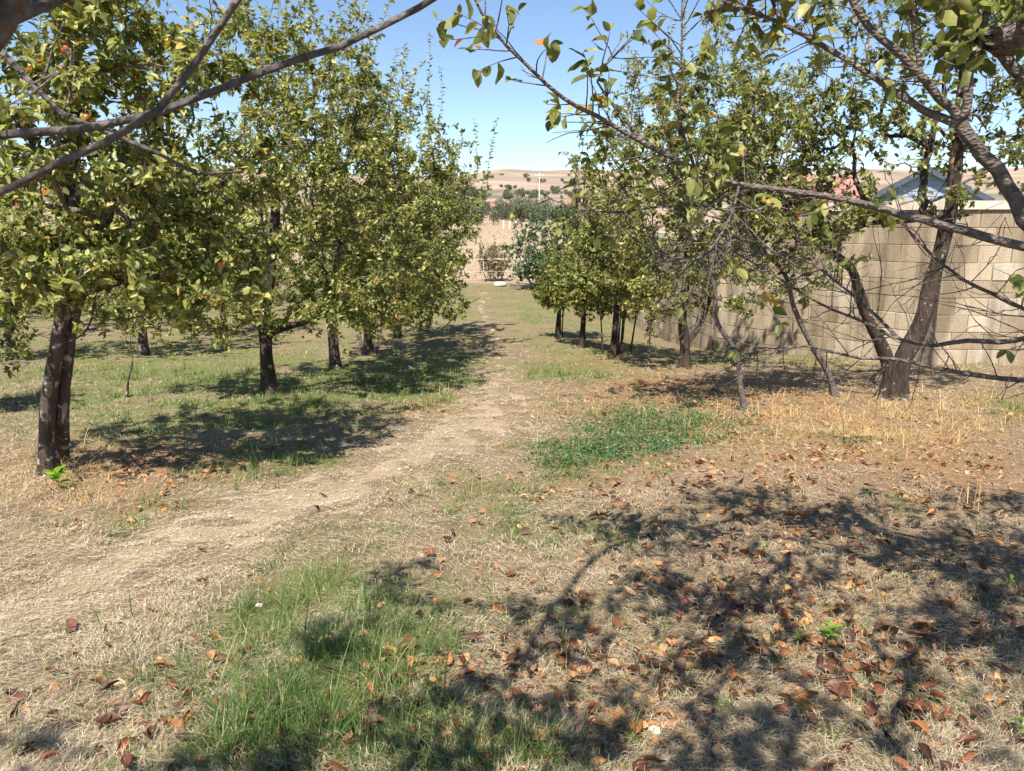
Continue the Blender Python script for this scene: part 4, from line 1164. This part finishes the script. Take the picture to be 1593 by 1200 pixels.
x, y = polar(2600, 1.8, 10, .78, 1.3)
px, py, z, onp, g, lf, dr = masks(x, y)
keep = rng.random(len(x)) < .12 + .5 * onp
x, y = x[keep], y[keep]; n = len(x)
oc = np.array([(1, 0, 0), (0, 1, 0), (-1, 0, 0), (0, -1, 0), (0, 0, .7), (0, 0, -.7)], float)
V = oc[None] * (1 + rng.normal(size=(n, 6, 1)) * .25) * (rng.uniform(.002, .008, n) * np.clip(y / 4, .8, 1.6))[:, None, None] * rng.uniform(.7, 1.3, (n, 1, 3))
V = V + np.stack([x, y, terrain(x, y) + .010], -1)[:, None, :]
off = (np.arange(n) * 6)[:, None, None]
F3 = (off + np.array([[(0, 1, 4), (1, 2, 4), (2, 3, 4), (3, 0, 4), (1, 0, 5), (2, 1, 5), (3, 2, 5), (0, 3, 5)]])).reshape(-1, 3)
tag(link('gravel', make_mesh('gravel', V.reshape(-1, 3), F3, None, None, False, M['rock']), None, 'stuff'), 'tiny stones and crumbs scattered on the worn path', 'gravel')

# ------------------------------------------------------------------ single fallen leaves in the foreground
def dead_leaf_mesh(v):
    r = np.random.default_rng(3000 + v)
    nu, nv = 6, 5
    roll = r.uniform(.9, 3.6); curl = r.uniform(-1.2, 2.2); asym = r.uniform(-.3, .3); tw_ = r.uniform(-.8, .8)
    us = np.linspace(0, 1, nu); V = []
    wprof = [.04, .22, .30, .29, .19, .02]
    for i, u in enumerate(us):
        for k in range(nv):
            s = (k / (nv - 1) * 2 - 1)
            th = s * roll * (.6 + .5 * u) * .75
            rr = wprof[i] / max(roll * .75 * (.6 + .5 * u), .25)
            yy = math.sin(th) * rr; zz = (1 - math.cos(th)) * rr
            tw2 = tw_ * (u - .5)
            y2 = yy * math.cos(tw2) - zz * math.sin(tw2) + asym * .1 * u
            z2 = yy * math.sin(tw2) + zz * math.cos(tw2) + curl * .22 * (u - .45) ** 2
            V.append((u - .5 + r.normal() * .012, y2 + r.normal() * .014, z2 + r.normal() * .022))
    V = np.array(V); V[:, 2] -= V[:, 2].min()
    F4 = [(i * nv + k, (i + 1) * nv + k, (i + 1) * nv + k + 1, i * nv + k + 1) for i in range(nu - 1) for k in range(nv - 1)]
    rv = [.05, .12, .2, .28, .3, .38, .42, .5, .56, .62, .7, .78, .86, .95][v % 14]
    tone = 'dark' if rv < .33 else ('rust' if rv < .74 else 'tan')
    return make_mesh('fallen_leaf', V, None, F4, {'rnd': np.full(len(V), rv) + .05 * V[:, 0]}, True, M['dead_leaf']), tone
DL = [dead_leaf_mesh(v) for v in range(28)]
LAB = {'dark': ('curled dark brown dead leaf lying on the straw in the foreground', 'dark dead leaves on the straw'),
       'rust': ('curled rust brown dead leaf lying on the straw in the foreground', 'rust brown dead leaves on the straw'),
       'tan': ('curled orange tan dead leaf lying on the straw in the foreground', 'orange tan dead leaves on the straw')}
def place_dead(x, y, s, v, yaw, flip, label=None):
    me, tone = DL[v]
    o = bpy.data.objects.new('fallen_leaf', me); C.objects.link(o)
    z = float(terrain(x, y))
    o.location = (x, y, z + .026 + (.22 * s if flip else 0)); o.scale = (s, s, s)
    o.rotation_euler = (math.pi + random.gauss(0, .2) if flip else random.gauss(0, .25), random.gauss(0, .25), yaw)
    if label: tag(o, label, 'dead leaf')
    else: tag(o, LAB[tone][0], 'dead leaf', LAB[tone][1])
SPEC = [((920, 992), .085, 11, .4, 'long orange dead leaf lying alone between the shadow bough and the seedlings'),
        ((1318, 1088), .075, 12, 1.2, 'bright orange spotted dead leaf with upturned edge, right foreground'),
        ((1222, 1100), .085, 9, 1.9, 'rust brown dead leaf standing on edge beside the grass tuft'),
        ((1572, 958), .080, 13, .1, 'large glossy orange leaf at the right edge of the straw'),
        ((1020, 1045), .065, 10, -.5, 'orange folded leaf at the end of a small dark leaf heap'),
        ((175, 1108), .07, 11, .2, 'orange brown dead leaf in the lower left corner')]
for (p, s, v, yw, lab) in SPEC:
    q = G(*p); place_dead(q[0], q[1], s, v, yw, False, lab)
cnt_ = 0; tries = 0
heaps = [(1450, 1130, 40, 22), (1320, 1060, 45, 25), (985, 1040, 60, 14), (1270, 1090, 50, 20), (730, 1100, 70, 30), (600, 1000, 60, 25), (240, 1120, 90, 35), (1400, 1040, 40, 20), (560, 1130, 60, 20), (900, 1040, 40, 15)]
while cnt_ < 288 and tries < 20000:
    tries += 1
    if random.random() < .22:
        h_ = random.choice(heaps); qx, qy = random.gauss(h_[0], h_[2]), random.gauss(h_[1], h_[3])
    else:
        qx, qy = random.uniform(-20, 1610), random.uniform(745, 1215)
    if not (-30 < qx < 1620 and 745 < qy < 1225): continue
    ins = 1.0 if qx > 880 else (1.0 if qy > 1010 + .0 * qx else .28)
    if qx < 650 and qy < 960: ins = .08
    if random.random() > ins: continue
    q = G(qx, qy)
    v = int(random.betavariate(1.3, 2.0) * 14) % 14 + random.choice((0, 14))
    place_dead(q[0], q[1], random.uniform(.05, .10), v, random.uniform(0, 6.28), random.random() < .35)
    cnt_ += 1

# ------------------------------------------------------------------ seedlings, tufts, pebbles
def seedling(p, h, nl, ls, label, seed, name='seedling'):
    r = np.random.default_rng(seed)
    b = G(*p); root = thing(name, label, 'seedling', tuple(b))
    top = b + [r.normal() * .01, r.normal() * .01, h]
    mb = MB(); Vt, F3, F4 = tube(np.array([b - [0, 0, .01], (b + top) / 2 + [.004, 0, 0], top]), np.array([.0028, .0022, .0016]), 6); mb.add(Vt, F3, F4)
    child('stem', mb.mesh('stem', M['seedling'], True), root)
    for k in range(nl):
        f = .35 + .65 * k / max(1, nl - 1); p0 = b + (top - b) * f
        a = k * 2.4 + r.uniform(-.3, .3); d = nrm(np.array([math.cos(a), math.sin(a), r.uniform(.25, .8)]))
        nn = nrm(np.array([-math.cos(a) * .6, -math.sin(a) * .6, 1.0]))
        V, F3, F4, at = scatter_tpl(T_NEAR, np.array([p0]), np.array([d]), np.array([nn]), np.array([ls * r.uniform(.75, 1.15)]), np.array([r.random()]))
        child('leaf', make_mesh('leaf', V, F3, F4, {'rnd': at}, True, M['seedling']), root)
seedling((1290, 1005), .085, 7, .055, 'bright green leafy seedling standing in the straw, largest of those at right', 1)
seedling((1240, 1000), .035, 4, .032, 'small yellow green seedling just left of the bright leafy one', 2)
seedling((1560, 915), .06, 4, .04, 'small green seedling near the right edge above the glossy leaf', 3)
seedling((92, 762), .14, 9, .10, 'bright green sprout at the foot of the two stemmed apple tree', 4)
seedling((668, 1085), .06, 5, .035, 'small round leaved green weed at the bottom middle', 5)
seedling((1585, 1150), .06, 5, .04, 'pale yellow green weed in the lower right corner', 6)
seedling((1188, 858), .03, 4, .03, 'tiny green sprout beside curled brown leaves in the right middle ground', 7)

def tuft(p, n, h, w, label, seed, spread=.05, group=None, lean=.7, mat='grass'):
    r = np.random.default_rng(seed); b = G(*p)
    root = thing('grass_tuft', label, 'grass', tuple(b), group)
    for _ in range(n):
        o2 = r.normal(size=2) * spread; p0 = np.array([b[0] + o2[0], b[1] + o2[1], 0]); p0[2] = terrain(p0[0], p0[1]) - .006
        a = r.uniform(0, 6.28); hh = h * r.uniform(.45, 1.15); ln = r.uniform(.1, lean) ; hdv = np.array([math.cos(a), math.sin(a), 0]); sd = np.array([-math.sin(a), math.cos(a), 0])
        ts = np.linspace(0, 1, 6); V = []
        for t in ts[:-1]:
            c = p0 + np.array([0, 0, 1]) * hh * (t - .45 * ln * t * t) + hdv * hh * (ln * (.25 * t + .75 * t * t)); ww = w * (1 - t ** 2.2) * .5
            V += [c + sd * ww, c - sd * ww]
        V.append(p0 + np.array([0, 0, 1]) * hh * (1 - .45 * ln) + hdv * hh * ln)
        F4 = [(2 * k, 2 * k + 1, 2 * k + 3, 2 * k + 2) for k in range(4)]
        me = make_mesh('blade', np.array(V), [(8, 9, 10)], F4, {'rnd': np.full(11, r.beta(2, 2))}, True, M[mat])
        child('blade', me, root)
tuft((585, 950), 22, .26, .0075, 'large tuft of long bright grass blades in the lower middle', 11, .09, lean=1.0)
tuft((470, 1020), 20, .27, .0065, 'tuft of tall dark green blades left of the bright tuft', 12, .10)
tuft((400, 1110), 18, .22, .0065, 'broad shaded grass tuft near the bottom left', 13, .11)
tuft((690, 1110), 7, .34, .0065, 'few long single blades rising at the bottom middle', 14, .06)
tuft((1290, 1150), 9, .19, .0085, 'pale green grass tuft at the lower right beside rust leaves', 15, .03)
tuft((935, 830), 16, .17, .005, 'small grass tuft at the edge of the shade, centre right', 16, .07)
tuft((1400, 805), 14, .20, .005, 'wispy green tuft in the dry grass, right middle ground', 17, .04)
tuft((880, 1020), 5, .20, .006, 'lone grass blades standing in the bough shadow', 18, .03)
tuft((1330, 920), 4, .15, .007, 'short upright blades behind the leafy seedling', 19, .015, lean=.3)
tuft((250, 1040), 14, .16, .006, 'grass tuft at the lower left in sun', 20, .09)
tuft((820, 1180), 10, .18, .0075, 'grass tuft cut by the lower edge of the picture', 21, .05)
tuft((1130, 925), 4, .13, .006, 'arching pale blades in the middle of the straw', 22, .02, lean=1.3)
tuft((420, 735), 26, .16, .006, 'bright grass tuft at the left edge of the path below the apple tree', 23, .14)
tuft((110, 770), 20, .22, .005, 'ragged grass tuft beside the bright sprout at the left trunk', 24, .12)
tuft((1500, 790), 12, .32, .005, 'tall straw coloured dry tuft near the right edge', 25, .05, mat='drygrass')
tuft((1215, 650), 24, .38, .005, 'dry golden grass tuft at the foot of the thicker sapling', 26, .12, lean=1.2, mat='drygrass')
tuft((1480, 640), 22, .42, .005, 'bent dry grass tuft right of the leaning tree', 27, .13, lean=1.5, mat='drygrass')
tuft((1040, 1010), 6, .15, .006, 'thin blades beside the small dark leaf heap', 28, .04)
tuft((780, 800), 14, .15, .005, 'grass tuft on the right edge of the path', 29, .09)
tuft((150, 1000), 14, .15, .006, 'pale grass tuft in the sunlit lower left', 30, .10)

def pebble(p, s, label, seed, mat='rock', name='pebble', sx=1.3, sink=.25):
    r = np.random.default_rng(seed); b = G(*p)
    V = []; nr, ns = 5, 9
    V.append((0, 0, 1))
    for i in range(1, nr):
        th = math.pi * i / nr
        for k in range(ns): V.append((math.sin(th) * math.cos(2 * math.pi * k / ns), math.sin(th) * math.sin(2 * math.pi * k / ns), math.cos(th)))
    V.append((0, 0, -1)); V = np.array(V)
    V = np.sign(V) * np.abs(V) ** .8 * (1 + r.normal(size=(len(V), 1)) * .09) * np.array([sx, 1, .7])
    F3 = [(0, 1 + k, 1 + (k + 1) % ns) for k in range(ns)]; t = len(V) - 1; bb = 1 + (nr - 2) * ns
    F3 += [(bb + k, t, bb + (k + 1) % ns) for k in range(ns)]
    F4 = [(1 + i * ns + k, 1 + (i + 1) * ns + k, 1 + (i + 1) * ns + (k + 1) % ns, 1 + i * ns + (k + 1) % ns) for i in range(nr - 2) for k in range(ns)]
    o = link(name, make_mesh(name, V * s, F3, F4, None, True, M[mat]))
    o.location = (b[0], b[1], float(terrain(b[0], b[1])) + s * .7 * (1 - sink)); o.rotation_euler = (0, 0, r.uniform(0, 3) if name == 'pebble' else .1)
    tag(o, label, 'stone')
pebble((403, 945), .016, 'small white pebble among the green grass, left of the bright tuft', 1)
pebble((1018, 1140), .018, 'grey white pebble in the shaded straw at the bottom right', 2)
pebble((1092, 962), .010, 'tiny white pebble beside the brown leaf heap', 3)
pebble((1412, 852), .014, 'pale pebble in the straw behind the short upright blades', 4)
pebble((778, 446), .17, 'pale stone block lying at the end of the path', 5, name='field_stone', sx=1.6, sink=.3)

# ------------------------------------------------------------------ far things: fence, field posts, houses, pole, hillside bushes
fence = thing('wire_fence', 'low fence of thin posts and a pale rail at the end of the orchard', 'fence', (-5.0, 33.2, float(terrain(-5, 33.2))))
rail = MB()
fx = np.arange(-9, 1.6, 1.3)
for q in fx:
    zt = float(terrain(q, 33.2)); mb = MB(); Vt, F3, F4 = tube(np.array([[q, 33.2, zt - .2], [q + .02, 33.2, zt + .6], [q, 33.2, zt + 1.35]]), np.array([.03, .028, .025]), 6)
    mb.add(Vt, F3, F4); child('post', mb.mesh('post', M['post'], True), fence)
for hh, rr in ((.95, .022), (.45, .008)):
    mb = MB(); Vt, F3, F4 = tube(np.array([[q, 33.16, float(terrain(q, 33.2)) + hh] for q in fx]), np.full(len(fx), rr), 6); mb.add(Vt, F3, F4)
    child('rail', mb.mesh('rail', M['rail'], True), fence)
for i, (px, lab) in enumerate(((783, 'pale concrete post in the far field, left of three'), (793, 'pale concrete post in the far field, middle of three'), (803, 'pale concrete post in the far field, right of three'))):
    p = WY(px, 356, 72.0); zt = float(terrain(p[0], 72)); mb = MB(); V, F = box_vf(p[0] - .09, p[0] + .09, 71.9, 72.08, zt - .3, zt + .62); mb.add(V, None, F)
    V2 = np.array([(p[0] - .09, 71.9, zt + .62), (p[0] + .09, 71.9, zt + .62), (p[0] + .09, 72.08, zt + .62), (p[0] - .09, 72.08, zt + .62), (p[0], 71.99, zt + .68)])
    mb.add(V2, [(0, 1, 4), (1, 2, 4), (2, 3, 4), (3, 0, 4)])
    tag(link('concrete_post', mb.mesh('concrete_post', M['rail'])), lab, 'post', 'concrete posts in the field')

def house(name, c, w, d, hw, hr, wallm, roofm, label, boards=0, yaw=0.0, gable_front=True, trim=None, windows=()):
    z0 = float(terrain(c[0], c[1])) - .3
    root = thing(name, label, 'building', (c[0], c[1], z0)); root.rotation_euler = (0, 0, yaw)
    def ch(nm, V, F3, F4, m):
        mb = MB(); mb.add(V, F3, F4); return link(nm, mb.mesh(nm, m), root)
    hx, hy = w / 2, d / 2
    V = [(-hx, -hy, 0), (hx, -hy, 0), (hx, hy, 0), (-hx, hy, 0), (-hx, -hy, hw), (hx, -hy, hw), (hx, hy, hw), (-hx, hy, hw)]
    if gable_front:
        V += [(0, -hy, hw + hr), (0, hy, hw + hr)]
        wv = ch('wall', V, [(4, 5, 8), (6, 7, 9)], [(0, 1, 5, 4), (1, 2, 6, 5), (2, 3, 7, 6), (3, 0, 4, 7)], wallm)
        for s in (-1, 1):
            e = .3; nx_, nz_ = hr, hx; ln = math.hypot(nx_, nz_); ex = s * (hx + e * hx / ln); ez = hw - e * hr / ln
            Vr = np.array([(0, -hy - .3, hw + hr + .02), (ex, -hy - .3, ez + .02), (ex, hy + .3, ez + .02), (0, hy + .3, hw + hr + .02)])
            Vr = np.vstack([Vr, Vr + [0, 0, .09]])
            rf = ch('roof', Vr, None, [(0, 1, 2, 3), (4, 7, 6, 5), (0, 4, 5, 1), (1, 5, 6, 2), (2, 6, 7, 3), (3, 7, 4, 0)], roofm)
            if trim:
                Vt = np.array([(0, -hy - .36, hw + hr + .13), (ex, -hy - .36, ez + .13), (ex, -hy - .36, ez - .12), (0, -hy - .36, hw + hr - .12)])
                Vt = np.vstack([Vt, Vt + [0, .055, 0]])
                o = link('verge_board', None or make_mesh('verge_board', Vt, None, [(0, 1, 2, 3), (7, 6, 5, 4), (0, 4, 5, 1), (1, 5, 6, 2), (2, 6, 7, 3), (3, 7, 4, 0)], None, False, trim), root)
        if boards:
            bh = (hw + hr) / boards
            for k in range(boards):
                zb = k * bh; zm = zb + bh * .5
                half = hx if zb + bh < hw else max(0, hx * (1 - (zb + bh - hw) / hr)) - .02
                if half < .15: continue
                V, F = box_vf(-half, half, -hy - .035, -hy - .004, zb + .012, zb + bh - .012); V[4:, 1] += np.array([.015, .015, 0, 0])
                ch('board', V, None, F, wallm)
    else:
        V += [(-hx, 0, hw + hr), (hx, 0, hw + hr)]
        ch('wall', V, [(7, 4, 8), (5, 6, 9)], [(0, 1, 5, 4), (1, 2, 6, 5), (2, 3, 7, 6), (3, 0, 4, 7)], wallm)
        for s in (-1, 1):
            Vr = np.array([(-hx - .3, 0, hw + hr + .03), (hx + .3, 0, hw + hr + .03), (hx + .3, s * (hy + .35), hw - .35 * hr / hy + .03), (-hx - .3, s * (hy + .35), hw - .35 * hr / hy + .03)])
            Vr = np.vstack([Vr, Vr + [0, 0, .1]])
            ch('roof', Vr, None, [(0, 1, 2, 3), (4, 7, 6, 5), (0, 4, 5, 1), (1, 5, 6, 2), (2, 6, 7, 3), (3, 7, 4, 0)], roofm)
    for (wx, wz, ww, wh) in windows:
        V, F = box_vf(wx - ww / 2 - .08, wx + ww / 2 + .08, -hy - .05, -hy + .02, wz - .08, wz + wh + .08)
        f = ch('window', V, None, F, M['coping'])
        V, F = box_vf(wx - ww / 2, wx + ww / 2, -hy - .056, -hy - .052, wz, wz + wh); mb = MB(); mb.add(V, None, F)
        link('pane', mb.mesh('pane', M['glass']), f)
    return root
pc = WY(1440, 300, 36.0); zt = float(terrain(pc[0], 36.0)) - .3
apex = WY(1440, 256, 36.0 - 3.3)[2] - zt
house('shed', (pc[0], 36.0), 4.4, 6.0, apex - 1.35, 1.2, M['shed_wall'], M['roof_blue'], 'blue grey boarded gable house beyond the stone wall', boards=24, yaw=-.47, trim=M['shed_trim'])
pc = WY(1312, 290, 60.0); zt = float(terrain(pc[0], 60)) - .3; top = WY(1305, 279, 60.0)[2] - zt
house('house', (pc[0] - .2, 62.0), 3.2, 4, top - 1.5, 1.5, M['house_wall'], M['roof_red'], 'low house with dull red roof beyond the wall', gable_front=False, windows=[(-.8, 1.0, .7, 1.0), (.8, 1.0, .7, 1.0)])
pc = WY(893, 325, 95.0); zt = float(terrain(pc[0], 95)) - .3; top = WY(893, 315, 95.0)[2] - zt
house('house', (pc[0] + .8, 96.0), 3.2, 4, max(1.7, top - 1.6), 1.0, M['house_wall'], M['roof_red'], 'distant red roofed house behind the deep green bush', gable_front=False, windows=[(-.8, .8, .6, .8), (.8, .8, .6, .8)])
pc = WY(775, 330, 120.0); zt = float(terrain(pc[0], 120)) - .3; top = WY(775, 326, 120.0)[2] - zt
house('house', (pc[0], 121.0), 2.4, 3, max(1.5, top - 1.2), .5, M['house_wall'], M['roof_red'], 'tiny far pale house at the foot of the hill', gable_front=False, windows=[(-.6, .7, .5, .7), (.6, .7, .5, .7)])

pp = WY(839, 310, 170.0); zt = float(terrain(pp[0], 170)); ztop = WY(839, 269, 170.0)[2]
pole = thing('utility_pole', 'thin white utility pole on the slope of the far hill', 'pole', (pp[0], 170.0, zt))
mb = MB(); Vt, F3, F4 = tube(np.array([[pp[0], 170, zt - .5], [pp[0], 170, (zt + ztop) / 2], [pp[0], 170, ztop]]), np.array([.15, .13, .10]), 8); mb.add(Vt, F3, F4)
child('mast', mb.mesh('mast', M['pole'], True), pole)
mb = MB(); V, F = box_vf(pp[0] - .9, pp[0] + .9, 169.78, 169.86, ztop - .6, ztop - .48); mb.add(V, None, F); child('crossarm', mb.mesh('crossarm', M['pole']), pole)
for s in (-.8, 0, .8):
    mb = MB(); Vt, F3, F4 = tube(np.array([[pp[0] + s, 169.82, ztop - .48], [pp[0] + s, 169.82, ztop - .2]]), np.array([.05, .04]), 6); mb.add(Vt, F3, F4)
    child('insulator', mb.mesh('insulator', M['pole'], True), pole)

# far bushes and trees on the hillside: one of each kind, then copies
def far_bush_mesh(seed, tall):
    r = np.random.default_rng(seed); n = 620
    cs = [(r.normal() * .45, r.normal() * .45, r.uniform(.35, .9) * tall) for _ in range(7)]
    P = []; 
    for i in range(n):
        c = cs[r.integers(len(cs))]; v = nrm(r.normal(size=3)); P.append(np.array(c) + v * np.array([.42, .42, .38 * tall]) * r.random() ** .4)
    P = np.array(P); P[:, 2] = np.maximum(P[:, 2], .02)
    D = r.normal(size=(n, 3)); Nn = nrm(P - np.array([0, 0, .4 * tall]) + r.normal(size=(n, 3)) * .4)
    V, F3, F4, a = scatter_tpl(T_FAR, P, D, Nn, r.uniform(.14, .26, n), r.random(n))
    tr = MB(); Vt, f3, f4 = tube(np.array([[0, 0, -.1], [.02, 0, .4 * tall], [0, .03, .8 * tall]]), np.array([.06, .045, .02]), 5); tr.add(Vt, f3, f4)
    return make_mesh('foliage', V, F3, F4, {'rnd': a}, True, M['leaf_far']), tr.mesh('trunk', M['bark_dark'], True)
FB = [far_bush_mesh(s, t) for s, t in ((1, 1.2), (2, 1.7), (3, 2.3), (4, 1.0))]
def far_bush(px, py, Y, s, kind, label, group):
    d = ray(px, py); x = d[0] * Y / d[1]; zt = float(terrain(x, Y))
    root = thing('hillside_bush', label, 'bush', (x, Y, zt), group); root.scale = (s, s, s); root.rotation_euler = (0, 0, random.uniform(0, 6))
    f, t = FB[kind]
    a = bpy.data.objects.new('foliage', f); C.objects.link(a); a.parent = root; a['kind'] = 'stuff'
    b_ = bpy.data.objects.new('trunk', t); C.objects.link(b_); b_.parent = root
for k in range(90):
    px = random.uniform(680, 900) if k % 5 else random.uniform(560, 1640)
    far_bush(px, 320, random.uniform(78, 112), random.uniform(.6, 1.15), random.choice((1, 2, 2, 0)), 'small green tree in the band beyond the pale field', 'green trees beyond the field')
for k in range(90):
    px = random.uniform(660, 900) if k % 2 else random.uniform(560, 1640)
    far_bush(px, 300, random.uniform(190, 330), random.uniform(.9, 1.9), random.choice((0, 3, 0, 1)), 'dull grey green bush on the lower slope of the hill', 'bushes on the lower hillside')
for k in range(60):
    px = random.uniform(560, 1640)
    far_bush(px, 280, random.uniform(360, 540), random.uniform(1.2, 2.4), random.choice((0, 3)), 'tiny dark bush near the ridge of the far hill', 'bushes near the ridge')
# print('objects', len(bpy.data.objects), 'tris', sum(sum(len(p.vertices) - 2 for p in me.polygons) if len(me.polygons) < 3000 else len(me.loops) - 2 * len(me.polygons) for me in bpy.data.meshes))
